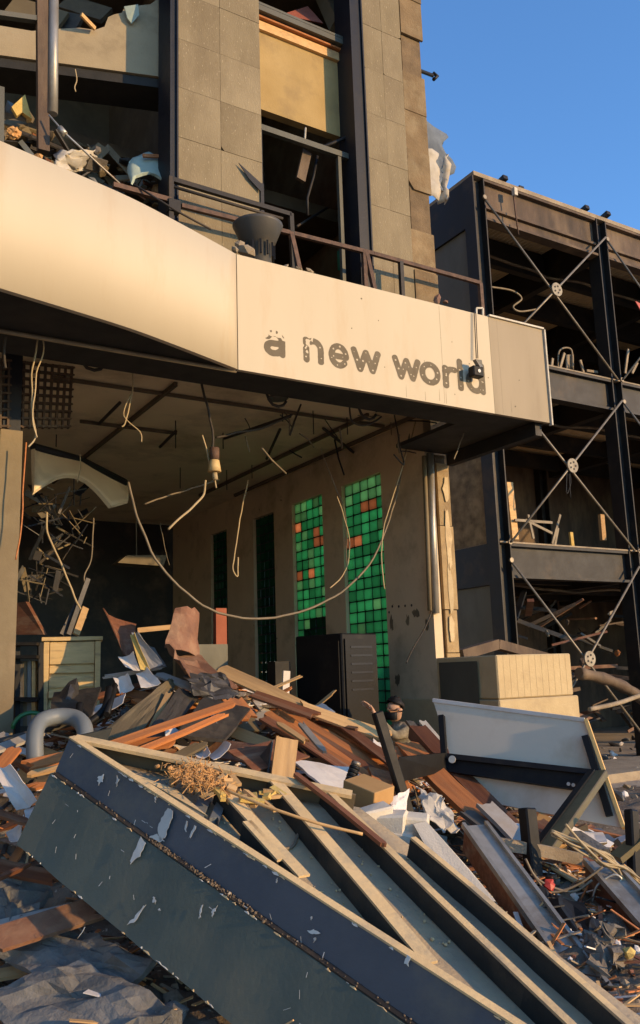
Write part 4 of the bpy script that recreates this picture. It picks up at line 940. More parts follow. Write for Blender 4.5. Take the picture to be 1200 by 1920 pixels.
# ------------------------------------------------------------------ the person
pr = thing('person', P(745, 1420, 9.9), 'person in camouflage shirt and black face mask sitting by the wall corner, hand raised', 'person')
hd = P(740, 1330, 9.9); 
def skin_mesh(name, mat, verts, edges, rad, par, sub=2, root=0):
    me = bpy.data.meshes.new(name); org = wloc(par); me.from_pydata([(Vector(v) - org)[:] for v in verts], edges, []); me.materials.append(M[mat])
    o = bpy.data.objects.new(name, me); COL.objects.link(o); o.parent = par
    m = o.modifiers.new('s', 'SKIN'); m.use_smooth_shade = True
    if not me.skin_vertices: 
        bpy.context.view_layer.objects.active = o; bpy.ops.object.select_all(action='DESELECT'); o.select_set(True); bpy.ops.mesh.customdata_skin_add()
    for i, r in enumerate(rad):
        r = r if isinstance(r, tuple) else (r, r); me.skin_vertices[0].data[i].radius = r; me.skin_vertices[0].data[i].use_root = (i == root)
    s = o.modifiers.new('d', 'SUBSURF'); s.levels = sub; s.render_levels = sub
    return o
X = Vector((1, 0, 0)); Y_ = Vector((0, 1, 0)); fx = Vector((-.86, -.5, 0)).normalized(); sx_ = Vector((-fx.y, fx.x, 0))  # faces left of the viewer
hip = Vector((hd.x + .10, hd.y + .05, hd.z - .72)); chest = hd + Vector((.06, .02, -.34)); nk = hd + Vector((.03, .01, -.16))
shL = chest + sx_ * .18 + Z * .10; shR = chest - sx_ * .18 + Z * .10
handL = P(697, 1332, 9.7)
elL = (shL + handL) / 2 + Vector((.02, -.06, -.16))
elR = shR + Vector((-.03, -.1, -.27)); haR = hip + fx * .3 + Vector((0, 0, .08))
kL = hip + fx * .42 + sx_ * .1 + Z * .12; kR = hip + fx * .42 - sx_ * .1 + Z * .12
fL = kL + fx * .06 - Z * .44; fR = kR + fx * .06 - Z * .44
vs = [hip, hip + Z * .18, chest, chest + Z * .12, nk, shL, elL, handL - (handL - elL).normalized() * .06, shR, elR, haR, hip + sx_ * .09, kL, fL, hip - sx_ * .09, kR, fR]
ed = [(0, 1), (1, 2), (2, 3), (3, 4), (3, 5), (5, 6), (6, 7), (3, 8), (8, 9), (9, 10), (0, 11), (11, 12), (12, 13), (0, 14), (14, 15), (15, 16)]
rd = [(.15, .12), (.14, .11), (.16, .12), (.11, .09), .055, .075, .052, .036, .075, .052, .036, .10, .075, .05, .10, .075, .05]
skin_mesh('body', 'camo', vs, ed, rd, pr)
hv = [nk + Z * .02, hd + Z * -.06, hd + Z * .04, hd + Z * .10, hd + fx * .07 - Z * .085, hd + fx * .10 - Z * .005]
skin_mesh('head', 'skin', hv, [(0, 1), (1, 2), (2, 3), (1, 4), (2, 5)], [.052, (.075, .085), (.08, .092), (.06, .07), .045, .018], pr)
b = MB()
for sgn in (-1, 1): b.chunk(hd + sx_ * sgn * .085 - fx * .01, .028, rnd=random.Random(2), sub=2)
b.build('ear', 'skin', pr)
# hair cap
b = MB(); nu_, nv_ = 12, 8
def hairf(u, v):
    a = 6.283 * u; e = math.pi * (.5 - .62 * v) 
    back = -(fx * math.cos(a) + sx_ * math.sin(a))
    fr_ = max(0, -back.dot(-fx)) if False else 0
    e = math.pi * .5 - v * (.92 + 1.0 * (0.5 - .5 * math.cos(a)))
    dirv = (fx * math.cos(a) + sx_ * math.sin(a)) * math.cos(e) + Z * math.sin(e)
    return hd + Z * .035 + Vector((dirv.x * .098, dirv.y * .098, dirv.z * .105)) + nzv(dirv, 14, .022)
b.sheet(hairf, nu_, nv_, .012); b.build('hair', 'hair', pr)
def maskf(u, v):
    a = (u - .5) * 2.4; dirv = fx * math.cos(a) + sx_ * math.sin(a)
    return hd + dirv * (.098 + .028 * math.cos(a) * (1 - abs(v - .4))) + Z * (-.025 - .085 * v)
MB().sheet(maskf, 8, 5, .006).build('face_mask', 'black', pr)
for sgn in (-1, 1): MB().tube([hd + fx * .088 + sx_ * sgn * .035 + Z * .018, hd + fx * .092 + sx_ * sgn * .033 + Z * .018], .010, 6).build('eye', 'black', pr)
# raised hand with fingers
hdir = (handL - elL).normalized(); hx = hdir.cross(fx).normalized()
hv = [handL - hdir * .07, handL, handL + hdir * .05]; he = [(0, 1), (1, 2)]; hr = [.028, (.042, .022), (.040, .018)]
for k in range(4):
    b0 = handL + hdir * .055 + hx * (.03 - .02 * k); l = (.065, .075, .07, .055)[k]; i0 = len(hv)
    hv += [b0, b0 + hdir * l * .55 + fx * .012, b0 + hdir * l + fx * .035]; he += [(2, i0), (i0, i0 + 1), (i0 + 1, i0 + 2)]; hr += [.010, .009, .007]
i0 = len(hv); hv += [handL + hx * .045 + hdir * .01 + fx * .01, handL + hx * .065 + hdir * .045 + fx * .025]; he += [(1, i0), (i0, i0 + 1)]; hr += [.012, .009]
skin_mesh('hand', 'skin', hv, he, hr, pr, sub=1)
hv = [haR, haR + fx * .06 - Z * .01, haR + fx * .10 - Z * .02]; he = [(0, 1), (1, 2)]; hr = [.028, (.04, .022), (.036, .018)]
for k in range(4):
    b0 = haR + fx * .11 + sx_ * (.03 - .02 * k) - Z * .02; i0 = len(hv); hv += [b0, b0 + fx * .04 - Z * .015, b0 + fx * .06 - Z * .045]; he += [(2, i0), (i0, i0 + 1), (i0 + 1, i0 + 2)]; hr += [.010, .009, .007]
i0 = len(hv); hv += [haR + fx * .05 - sx_ * .05, haR + fx * .09 - sx_ * .055 - Z * .01]; he += [(1, i0), (i0, i0 + 1)]; hr += [.012, .009]
skin_mesh('hand', 'skin', hv, he, hr, pr, sub=1)
MB().box(hip - Z * .30 + fx * .02, fx * .25, sx_ * .25, Z * .22).build('seat_block', 'concrete', label='concrete block under the sitting person', cat='block', bev=.02)
for f_ in (fL, fR):
    MB().beam(f_ - fx * .06 - Z * .02, f_ + fx * .18 - Z * .03, .09, .08, Z).build('boot', 'black', pr, bev=.02)

# ------------------------------------------------------------------ rubble helpers
def plank_mesh(l, w_, t, mat, rnd, ragged=.0, nw=4):
    """a board along local X with ragged, splintered ends"""
    q = MB(); n = nw; b = 0
    ea = [-l / 2 + rnd.uniform(0, ragged) for _ in range(n + 1)]; eb = [l / 2 - rnd.uniform(0, ragged) for _ in range(n + 1)]
    bow = rnd.uniform(-.012, .012) * l
    for zz_ in (-t / 2, t / 2):
        for xs, e in ((0, ea), (1, eb)):
            for k in range(n + 1): q.v.append(Vector((e[k], -w_ / 2 + w_ * k / n, zz_)))
        for k in range(n + 1): q.v.append(Vector((0, -w_ / 2 + w_ * k / n, zz_ + bow)))
    S = 3 * (n + 1); A = lambda s, r, k: s * S + r * (n + 1) + k
    for k in range(n):
        for r0, r1 in ((0, 2), (2, 1)):
            q.face([A(1, r0, k), A(1, r1, k), A(1, r1, k + 1), A(1, r0, k + 1)]); q.face([A(0, r0, k), A(0, r0, k + 1), A(0, r1, k + 1), A(0, r1, k)])
        q.face([A(0, 0, k), A(1, 0, k), A(1, 0, k + 1), A(0, 0, k + 1)]); q.face([A(0, 1, k), A(0, 1, k + 1), A(1, 1, k + 1), A(1, 1, k)])
    for k, fl in ((0, 0), (n, 1)):
        for r0, r1 in ((0, 2), (2, 1)):
            f = [A(0, r0, k), A(0, r1, k), A(1, r1, k), A(1, r0, k)]; q.face(f[::-1] if fl else f)
    me = bpy.data.meshes.new('plank'); me.from_pydata([v[:] for v in q.v], [], q.f); me.materials.append(M[mat]); return me
def orient(t, up):
    t = Vector(t).normalized(); y = Vector(up).cross(t); y = y.normalized() if y.length > .01 else t.orthogonal().normalized(); z = t.cross(y)
    return Matrix((t, y, z)).transposed()
def plank(name, mat, p, q, w_, t, up=Z, ragged=.05, label=None, cat='plank', group=None, seed=0, parent=None):
    p = Vector(p); q = Vector(q); me = plank_mesh((q - p).length, w_, t, mat, random.Random(seed + int(abs(p.x) * 1e4)), ragged)
    o = bpy.data.objects.new(name, me); COL.objects.link(o)
    R_ = orient(q - p, up); org = (p + q) / 2
    if parent is not None: o.parent = parent; org = org - wloc(parent)
    o.matrix_basis = Matrix.Translation(org) @ R_.to_4x4()
    if label: tag(o, label, cat if parent is None else None, group)
    return o
def sheetq(name, mat, a, b, c, d, label, cat, bend=.0, amp=.02, th=.006, n=8, group=None, crv=None, sm=False):
    f = quad(a, b, c, d); nn = (Vector(b) - Vector(a)).cross(Vector(d) - Vector(a)).normalized()
    return MB().sheet(lambda u, v: f(u, v) + nn * (bend * (1 - (2 * u - 1) ** 2) + (crv(u, v) if crv else 0)) + nzv((u * 2 + a[0], v * 2, a[1]), 2.2, amp), n, n, th, 0, sm).build(name, mat, label=label, cat=cat, group=group)
def PP(q, Y): return P(q[0], q[1], Y)

# ------------------------------------------------------------------ fallen steel frame in the foreground
A0, A1, A2 = P(130, 1384, 5.0), P(103, 1447, 4.97), P(40, 1580, 4.86)
B0 = P(905, 1885, 3.5); C0 = P(640, 1482, 5.0)
e1 = (B0 - A0).normalized(); nf = e1.cross(C0 - A0).normalized()
if nf.z < 0: nf = -nf
def FPL(u, v, off=0.0): return onpl(u, v, A0 + nf * off, nf)
dn1 = (A1 - A0); dn2 = (A2 - A1)
LEN = (B0 - A0).length + .5
ff = thing('fallen_metal_frame', P(300, 1900, 4.4) * 1.0, 'big overturned blue grey metal frame with parallel ribs lying across the foreground', 'metal frame')
outw = e1.cross(nf).normalized()
if outw.y > 0: outw = -outw
def wall_strip(nm, mt, a, dn, th, lab):
    q = MB(); K = 44; sd0 = a.x * 7
    for i in range(K):
        s0_, s1_ = LEN * i / K, LEN * (i + 1) / K
        w0 = .012 * noise.noise(Vector((i * .23, sd0, 0))); w1 = .012 * noise.noise(Vector(((i + 1) * .23, sd0, 0)))
        o0 = outw * w0; o1 = outw * w1
        pts = [a + e1 * s0_ + o0, a + e1 * s1_ + o1, a + dn + e1 * s1_ + o1, a + dn + e1 * s0_ + o0]
        inn = -outw * th
        b = len(q.v); q.v += pts + [p + inn for p in pts]
        q.face([b + 3, b + 2, b + 1, b]); q.face([b + 4, b + 5, b + 6, b + 7]); q.face([b, b + 1, b + 5, b + 4]); q.face([b + 2, b + 3, b + 7, b + 6])
        if i == 0: q.face([b + 3, b, b + 4, b + 7])
        if i == K - 1: q.face([b + 1, b + 2, b + 6, b + 5])
    o = q.build(nm, mt, ff); o['label'] = lab; return o
wall_strip('upper_band', 'frame_blue', A0, dn1 * 1.0, .02, 'blue grey upper band of the frame')
wall_strip('lower_panel', 'frame_green', A1 + outw * .03 + dn2 * .004, dn2, .03, 'greenish lower panel of the frame')
MB().beam(A0 - outw * .016 + nf * .004, A0 + e1 * LEN - outw * .016 + nf * .004, .042, .010, nf).build('top_flange', 'frame_dust', ff)
# ledge dirt between the bands
MB().beam(A1 + outw * .012 + e1 * .02, A1 + outw * .012 + e1 * LEN, .03, .014, nf).build('ledge', 'board_dark', ff)
q = MB(); rr = random.Random(8)
for k in range(420):
    s_ = abs(rr.choice([rr.gauss(LEN * .42, .16), rr.gauss(LEN * .30, .05), rr.uniform(.1, LEN * .9)])); q.chunk(A1 + outw * rr.uniform(.0, .032) + e1 * s_ + nf * .010, rr.choice([.002, .003, .004, .006]) * rr.uniform(.7, 1.4), rnd=rr)
q.build('ledge_dirt', 'heap', ff, kind='stuff')
def band_pt(u, v, off):
    for a, dn, ex in ((A0, dn1, 0.0), (A1 + outw * .03, dn2, 0.0)):
        nn = e1.cross(dn).normalized()
        if nn.dot(CAM - a) < 0: nn = -nn
        p = onpl(u, v, a, nn); k = (p - a).dot(dn) / dn.length_squared
        k = (p - a - e1 * (p - a).dot(e1)).dot(dn - e1 * dn.dot(e1)) / (dn - e1 * dn.dot(e1)).length_squared
        if k <= 1.0: return p + nn * off, nn
    return p + nn * off, nn
fl = [[(318, 1516), (328, 1520), (322, 1545), (312, 1572), (302, 1578), (298, 1552), (308, 1530)], [(266, 1570), (276, 1582), (264, 1606), (248, 1622), (246, 1614), (256, 1594)], [(296, 1563), (312, 1578), (300, 1580), (284, 1570)], [(186, 1458), (198, 1452), (196, 1464), (188, 1474)], [(291, 1683), (296, 1688), (293, 1695), (288, 1690)], [(298, 1706), (304, 1705), (302, 1709)], [(292, 1496), (296, 1495), (294, 1505)], [(352, 1540), (354, 1541), (352, 1560), (350, 1560)], [(366, 1548), (370, 1549), (360, 1572), (358, 1570)], [(585, 1718), (588, 1718), (586, 1728)], [(578, 1746), (592, 1744), (604, 1750), (588, 1752)], [(590, 1760), (596, 1758), (592, 1766)], [(272, 1700), (275, 1698), (256, 1730), (240, 1735), (254, 1722)], [(380, 1700), (384, 1698), (378, 1722), (376, 1722)], [(398, 1712), (410, 1700), (405, 1712), (400, 1722)], [(764, 1790), (772, 1794), (768, 1812), (760, 1806)], [(160, 1740), (163, 1740), (150, 1760)], [(520, 1650), (523, 1648), (522, 1656)], [(222, 1455), (225, 1462), (222, 1476), (220, 1470)]]
for poly in fl:
    rg = random.Random(int(poly[0][0])); fine = []
    for i_ in range(len(poly)):
        (ua, va), (ub, vb_) = poly[i_], poly[(i_ + 1) % len(poly)]
        for k_ in range(4): fine.append((ua + (ub - ua) * k_ / 4 + rg.gauss(0, .9), va + (vb_ - va) * k_ / 4 + rg.gauss(0, .9)))
    q_ = [band_pt(u, v, .012) for u, v in fine]
    MB().prism([p for p, _ in q_], q_[0][1] * .0015).build('paint_flake', 'paint_flake', ff)
rr = random.Random(77)
for k in range(34):
    u = rr.uniform(90, 700); v = 1420 + (u - 90) * .78 + rr.uniform(-40, 170); p, nn = band_pt(u, v, .0115)
    if (p - A0).dot(e1) < .05: continue
    dv = (e1 * rr.gauss(0, .5) + (dn2.normalized() if rr.random() < .6 else e1)) ; dv = dv.normalized() * rr.uniform(.004, .018)
    MB().beam(p - dv, p + dv, rr.uniform(.0012, .003), .001, nn).build('scratch', 'paint_flake', ff)
for k in range(90):          # worn, dented edges
    s_ = rr.uniform(0, LEN * .95); l = rr.uniform(.008, .05)
    if k % 3 == 0: c_ = A1 + outw * .031 + dn2 * .004 + e1 * s_; nn = outw
    elif k % 3 == 1: c_ = A1 + outw * .031 + dn2 * .992 + e1 * s_; nn = outw
    else: c_ = A0 + outw * .006 + dn1 * .02 + e1 * s_; nn = outw
    MB().prism([c_, c_ + e1 * l * .4 + dn2 * rr.uniform(-.012, .012), c_ + e1 * l, c_ + e1 * l * .6 - dn2 * rr.uniform(.006, .02)], nn * .004).build('edge_wear', 'paint_flake' if k % 2 else 'frame_dust', ff)
# left end closing piece
MB().prism([A0 - outw * .02, A1 - outw * .02, A1 - outw * .30, A0 - outw * .30], -e1 * .012).build('end_flange', 'frame_web', ff)
# base sheet
bs_ = -nf * .115
bsq = quad(A0 - outw * .03 + bs_, FPL(905, 1885) - outw * .03 + bs_, FPL(1400, 1990) + bs_, FPL(680, 1480) + bs_)
MB().sheet(lambda u, v: bsq(u, v) + nzv((u * 3, v * 3, 0), 2, .012), 14, 12, .01).build('base_sheet', 'sheet_dust', ff)
def rib(nm, pts, wtop, hgt, lab=None, mt='frame_dust'):
    for (a, b) in zip(pts[:-1], pts[1:]):
        a = FPL(*a, .0); b = FPL(*b, .0); t = (b - a).normalized(); sd_ = t.cross(nf).normalized()
        if sd_.x < 0: sd_ = -sd_
        tp = MB().beam(a + sd_ * wtop / 2 - nf * .006, b + sd_ * wtop / 2 - nf * .006, wtop, .012, nf).build(nm, mt, ff)
        if lab: tp['label'] = lab
        MB().beam(a + sd_ * .006 - nf * (.013 + hgt / 2), b + sd_ * .006 - nf * (.013 + hgt / 2), .012, hgt, nf).build('web', 'frame_web', tp, loc=None)
rib('rib', [(404, 1472), (560, 1643)], .062, .09, 'short dusty rib nearest the blue band')
rib('rib', [(502, 1458), (690, 1680), (795, 1806)], .068, .095, 'second dusty rib')
rib('rib', [(604, 1475), (800, 1668), (985, 1845), (1095, 1950)], .040, .095, 'third rib with a bare edge')
rib('rib', [(770, 1570), (880, 1662), (1090, 1845), (1210, 1952)], .034, .13, 'last dark rib next to the foam')
rib('rib', [(455, 1540), (520, 1612)], .05, .1)
# far rail
fa, fb_, = FPL(132, 1386), FPL(660, 1490)
MB().beam(fa - outw * .03, fb_, .07, .02, nf).build('far_rail', 'frame_dust', ff)
MB().beam(fa - outw * .09 - nf * .065, fb_ + nf * -.065 - outw * .04, .015, .11, nf).build('rail_web', 'board_olive', ff)
MB().prism([FPL(245, 1448, -.02), FPL(330, 1480, -.02), FPL(390, 1530, -.02), FPL(300, 1478, -.02)], -nf * .01).build('flange_scrap', 'frame_dust', ff)
# insulation, chips and sticks lying in the frame
q = MB(); rr = random.Random(4)
for k in range(110):
    u = rr.gauss(366, 22); v = rr.gauss(1456, 10) + (u - 368) * .15; q.chunk(FPL(u, v, rr.uniform(-.04, .04)), rr.uniform(.008, .026), rnd=rr)
for k in range(520):
    u = rr.gauss(368, 24); v = rr.gauss(1456, 12) + (u - 368) * .15; c = FPL(u, v, rr.uniform(-.02, .06)); dv = Vector((rr.gauss(0, 1), rr.gauss(0, 1), rr.gauss(0, .8))).normalized() * rr.uniform(.01, .035)
    q.beam(c - dv, c + dv, .004, .003, (rr.random(), rr.random(), 1))
q.build('insulation_fibres', 'insulation', kind='stuff', label='shaggy orange insulation fibres lying in the corner of the metal frame')
for k in range(26):
    u = rr.uniform(400, 530); v = 1470 + (u - 400) * .18 + rr.uniform(-14, 22); c = FPL(u, v, rr.uniform(-.02, .02)); a = rr.uniform(0, 3.1)
    dv = (e1 * math.cos(a) + outw * math.sin(a)) * rr.uniform(.02, .07)
    MB().beam(c - dv, c + dv, rr.uniform(.02, .05), .018, (rr.uniform(-.4, .4), rr.uniform(-.4, .4), 1)).build('wood_chip', 'wood_pale' if k % 3 else 'yellow_stuff', label=('raw pale' if k % 3 else 'yellowish') + ' splintered chip ' + ('beside the orange insulation' if u < 455 else 'at the top of the second rib' if u > 495 else 'between the first two ribs'), cat='wood chip', group='chips on the metal frame')
for k, (a, b, w_) in enumerate((((385, 1500), (355, 1560), .07), ((418, 1500), (400, 1545), .05), ((345, 1510), (362, 1545), .05))):
    plank('pipe_scrap', 'plastic_blue', FPL(*a, -.1), FPL(*b, -.08), w_, .04, nf, label=['blue grey plastic scrap under the insulation, the widest of three', 'blue grey plastic scrap under the insulation, nearest the first rib', 'small blue grey plastic scrap under the insulation'][k], cat='plastic scrap')
MB().tube(spline([FPL(425, 1482, .03), FPL(500, 1512, .05), FPL(590, 1542, .04), FPL(680, 1564, .03)], 6), .008, 6).build('yellow_conduit', 'wood_pale', label='thin yellow stick lying slantwise over the ribs of the frame', cat='stick')
plank('timber_strip', 'wood_brown', FPL(552, 1450, .03), FPL(722, 1586, .03), .035, .02, nf, ragged=.02, label='narrow brown timber strip lying along the third rib', cat='timber strip')
MB().tube(spline([FPL(470, 1560, -.1), FPL(500, 1582, -.08), FPL(545, 1590, -.1), FPL(560, 1560, -.1)], 5), .008, 5).build('bent_wire', 'grey_cable', label='bent grey wire on the floor of the metal frame', cat='wire')
MB().chunk(FPL(845, 1752, -.15), .05, flat=.5, sub=2).build('crumpled_rag', 'black', label='crumpled black rag between the ribs', cat='rag')
MB().chunk(FPL(848, 1742, -.11), .022).build('tissue', 'paper', label='small white tissue on the crumpled black rag', cat='tissue')
q = MB()
for k in range(150):
    q.chunk(bsq(rr.uniform(.05, .7), rr.uniform(.1, .9)) + nf * .012, rr.uniform(.003, .009), rnd=rr)
q.build('grit', 'frame_dust', kind='stuff', label='grit scattered over the floor of the metal frame')

# ------------------------------------------------------------------ aluminium and timber channels on the right
def channel(name, a, b, w_, hgt, lab, mt_side='wood_brown'):
    a = Vector(a); b = Vector(b); t = (b - a).normalized(); sd_ = t.cross(Z).normalized(); up = sd_.cross(t).normalized()
    if sd_.x < 0: sd_ = -sd_
    th_ = thing(name, (a + b) / 2 - up * hgt, lab, 'channel')
    MB().beam(a - up * .014, b - up * .014, w_ * .96, .012, up).build('channel_floor', 'silver', th_)
    for s_ in (-1, 1): MB().beam(a + sd_ * s_ * w_ / 2, b + sd_ * s_ * w_ / 2, .022, .035, up).build('channel_lip', 'silver', th_)
    MB().beam(a - up * (.02 + hgt / 2), b - up * (.02 + hgt / 2), w_ * .92, hgt, up).build('timber_core', mt_side, th_, bev=.004)
    return th_
channel('aluminium_channel', P(890, 1545, 5.6), P(1120, 1862, 4.25), .15, .16, 'long aluminium channel on a brown timber core beside the last rib')
channel('aluminium_channel', P(1120, 1612, 5.6), P(1290, 1800, 4.7), .17, .17, 'second aluminium topped timber at the right edge with cables tied round it')
plank('brown_beam', 'wood_brown', P(780, 1370, 8.0), P(985, 1590, 6.3), .16, .12, Z, label='long brown beam running down under the tipped desk', cat='beam')
plank('brown_beam', 'wood_orange', P(760, 1395, 7.6), P(930, 1560, 6.2), .2, .05, Z, label='orange brown board beside the long beam under the desk', cat='board')
for k, (a, b, mt) in enumerate((((790, 1352), (838, 1412), 'white_trim'), ((775, 1356), (835, 1425), 'wood_brown'), ((765, 1350), (825, 1432), 'plastic_grey'))):
    plank('trim_strip', mt, P(*a, 8.2), P(*b, 7.6), .07, .03, Z, label=['white trim strip sloping beside the sitting person', 'brown trim strip sloping beside the sitting person', 'dark trim strip sloping beside the sitting person'][k], cat='trim')
plank('pink_batten', 'concrete', P(915, 1578, 5.6), P(1095, 1612, 5.7), .05, .07, Z, label='pinkish batten crossing behind the aluminium channel', cat='batten')
for k, (a, b, w_, mt) in enumerate((((905, 1505), (985, 1585), .14, 'board_grey'), ((870, 1520), (960, 1590), .12, 'plastic_grey'), ((1060, 1560), (1120, 1600), .2, 'slab_grey'), ((1000, 1540), (1060, 1580), .16, 'wood_brown'))):
    plank('flat_board', mt, P(*a, 6.4), P(*b, 6.0), w_, .03, Z, label=['grey board sloping below the desk apron', 'dark grey board left of the sloping grey board', 'grey slab behind the tied cables', 'brown board end by the diagonal desk leg'][k], cat='board')

# ------------------------------------------------------------------ tipped desk
TL, TR, BR, BL = P(812, 1313, 7.5), P(1096, 1350, 6.9), P(1166, 1552, 6.55), P(868, 1495, 7.15)
dk = thing('desk', (BL + BR) / 2, 'white topped desk tipped on its long edge with black steel legs in the air', 'desk')
nd = (TR - TL).cross(BL - TL).normalized()
if nd.y > 0: nd = -nd
MB().prism([TL, TR, BR, BL], -nd * .035).build('table_top', 'table_white', dk)
MB().beam((TL + nd * .004), TR + nd * .004, .02, .03, Z).build('edge_strip', 'paper', dk)
t_ = (BR - TR).normalized(); sx2 = (TR - TL).normalized()
MB().beam(TR + sx2 * .014 - nd * .005, BR + sx2 * .014 - nd * .005, .085, .026, sx2).build('edge_strip', 'edge_wood', dk)['label'] = 'pale wooden edge strip lit by the sun'
def dkp(u, v, o=.0): return onpl(u, v, TL + nd * o, nd)
MB().prism([dkp(830, 1418, .08), dkp(1112, 1448, .08), dkp(1092, 1482, .08), dkp(836, 1446, .08)], -nd * .06).build('apron', 'black', dk)
MB().prism([dkp(838, 1412, .10), dkp(1110, 1442, .10), dkp(1112, 1452, .12), dkp(838, 1422, .12)], -nd * .02).build('apron_lip', 'black', dk)
MB().beam(dkp(828, 1342, .04), dkp(839, 1504, .10), .045, .05, nd).build('bracket', 'black', dk)
MB().beam(dkp(1097, 1380, .04), dkp(1143, 1530, .04), .05, .05, nd).build('bracket', 'black', dk)
MB().prism([dkp(836, 1412, .1), dkp(836, 1446, .1), P(745, 1468, 6.6), P(748, 1420, 6.6)], Vector((0, .05, 0))).build('crossbar', 'black', dk)
MB().beam(P(707, 1335, 6.3), P(768, 1532, 6.3), .075, .06, N).build('leg', 'black', dk, bev=.008)
MB().beam(dkp(1124, 1450, .10), P(1018, 1600, 5.75), .055, .13, N).build('leg', 'brassy_sunlit_black', dk, bev=.006)['label'] = 'diagonal black leg with its sunlit face coloured gold'  # sun on the black leg is put into its base colour
MB().beam(dkp(1110, 1446, .12), P(1002, 1592, 5.8), .03, .05, N).build('leg_edge', 'black', dk)
for u, v in ((1066, 1470), (1075, 1472)): MB().disc(dkp(u, v, .082), nd, .014, .005, 10).build('screw', 'silver', dk)
MB().disc(dkp(848, 1424, .125), nd, .03, .006, 14).build('round_plate', 'white_trim', dk)
q = MB().beam(P(988, 1515, 5.7), P(1003, 1662, 5.6), .095, .085, N)
q.build('broken_post', 'black', label='black stub post standing beside the diagonal desk leg', cat='post', bev=.01)
MB().beam(P(1183, 1518, 5.9), P(1190, 1645, 5.8), .075, .07, N).build('broken_post', 'black', label='black stub post at the right edge of the picture', cat='post', bev=.01)
MB().beam(P(1155, 1610, 5.8), P(1215, 1560, 5.9), .04, .1, N).build('brassy_brace', 'brassy_sunlit_black', label='brassy metal brace beside the black post at the right edge', cat='brace')
# cream cables tied round the timber at the right
rr = random.Random(17)
for k in range(9):
    pts = [(1035 + rr.uniform(-6, 6), 1560 + rr.uniform(-6, 6)), (1085 + rr.uniform(-8, 8), 1585 + rr.uniform(-12, 8)), (1135 + rr.uniform(-10, 10), 1612 + rr.uniform(-16, 10)), (1170 + rr.uniform(-8, 8), 1640 + rr.uniform(-14, 10)), (1215, 1672 + rr.uniform(-14, 14))]
    MB().tube(spline([P(u, v, 5.45 + rr.uniform(-.05, .05)) for u, v in pts], 6), .007, 5).build('cream_cable', 'cream_cable', label=['topmost', 'second', 'third', 'fourth', 'middle', 'sixth', 'seventh', 'eighth', 'lowest'][k] + ' cream cable strand of the bundle crossing the timber at the right edge', cat='cable', group='cream cable bundle')
for k, (pts, mt, lab) in enumerate(((((1000, 1640), (1030, 1672), (1080, 1660), (1130, 1625)), 'grey_cable', 'grey cable sagging in front of the stub post'), (((985, 1610), (1010, 1650), (1070, 1672), (1110, 1650)), 'grey_cable', 'lower grey cable sagging beside the stub post'), (((1110, 1690), (1120, 1660), (1150, 1640), (1165, 1650), (1140, 1660)), 'silver', 'silver wire twisted round the right hand timber'), (((1060, 1545), (1090, 1580), (1120, 1610)), 'cream_cable', 'cream cable rising towards the desk leg'))):
    MB().tube(spline([P(u, v, 5.4) for u, v in pts], 6), .008, 5).build('loose_cable', mt, label=lab, cat='cable')
# dark cloth and rag at the lower right
sheetq('black_sheet', 'black', P(1000, 1660, 5.2), P(1130, 1720, 5.0), P(1160, 1860, 4.3), P(1040, 1810, 4.5), 'black crumpled sheet between the channels at the lower right', 'sheet', amp=.06, n=12)
sheetq('brown_rag', 'cloth_grey', P(1088, 1755, 4.55), P(1150, 1745, 4.6), P(1190, 1800, 4.45), P(1130, 1830, 4.35), 'brown grey rag lying on the black sheet at the lower right', 'rag', amp=.09, n=10, th=.02)
MB().chunk(P(1178, 1788, 4.45), .035).build('foam_scrap', 'yellow_stuff', label='yellowish foam crumb beside the brown rag', cat='foam')
MB().chunk(P(1030, 1660, 5.4), .06, flat=.5).build('red_scrap', 'red_plastic', label='small red plastic scrap behind the stub post', cat='plastic')
# foam blocks and cardboard in the middle
fo = [((700, 1535), .085), ((725, 1550), .10), ((738, 1580), .11), ((690, 1555), .07), ((742, 1605), .07), ((775, 1548), .08)]
for k, ((u, v), r) in enumerate(fo):
    p = P(u, v, 5.35); rr2 = random.Random(k + 2); a = rr2.uniform(-.4, .4)
    q = MB().box(p, Vector((math.cos(a), math.sin(a), rr2.uniform(-.15, .15))) * r * 1.15, Vector((-math.sin(a), math.cos(a), .1)) * r * .8, Vector((.1, -.1, 1)).normalized() * r * .8)
    for i in range(len(q.v)): q.v[i] += nzv(q.v[i], 9, .015)
    q.build('foam_block', 'foam', label=['white foam block at the top of the foam pile by the cardboard box', 'broad white foam block in the middle of the foam pile', 'largest white foam block facing the viewer', 'small white foam block at the left of the foam pile', 'lowest white foam block hanging over the third rib', 'separate white foam block at the right by the long black leg'][k], cat='foam block', group='white foam blocks', bev=.012)
f1 = [(775, 1545), (800, 1540), (880, 1630), (930, 1690), (905, 1690), (850, 1640), (800, 1590)]
MB().prism([P(u, v, 5.25 - (v - 1545) * .003) for u, v in f1], Vector((.02, .12, -.05))).build('foam_strip', 'foam', label='long white foam strip with a ragged edge beside the last rib', cat='foam')
sheetq('foam_sheet', 'paper', P(735, 1500, 5.6), P(765, 1480, 5.75), P(760, 1545, 5.5), P(730, 1540, 5.4), 'curved white foam sheet behind the foam blocks', 'foam sheet', amp=.02, th=.015)
cbx_ = P(690, 1490, 5.6); a = .75
cu = Vector((math.cos(a), -math.sin(a), -.25)).normalized(); cv = Vector((math.sin(a), math.cos(a), .1)).normalized(); cw_ = cu.cross(cv)
MB().box(cbx_, cu * .13, cv * .10, cw_ * .075).build('cardboard_box', 'cardboard', label='small brown cardboard box with one face glowing in the sun', cat='box', bev=.004)
bo = thing('ribbed_bottle', P(652, 1475, 5.8), 'dark ribbed cylinder with a silver cap leaning beside the cardboard box', 'bottle')
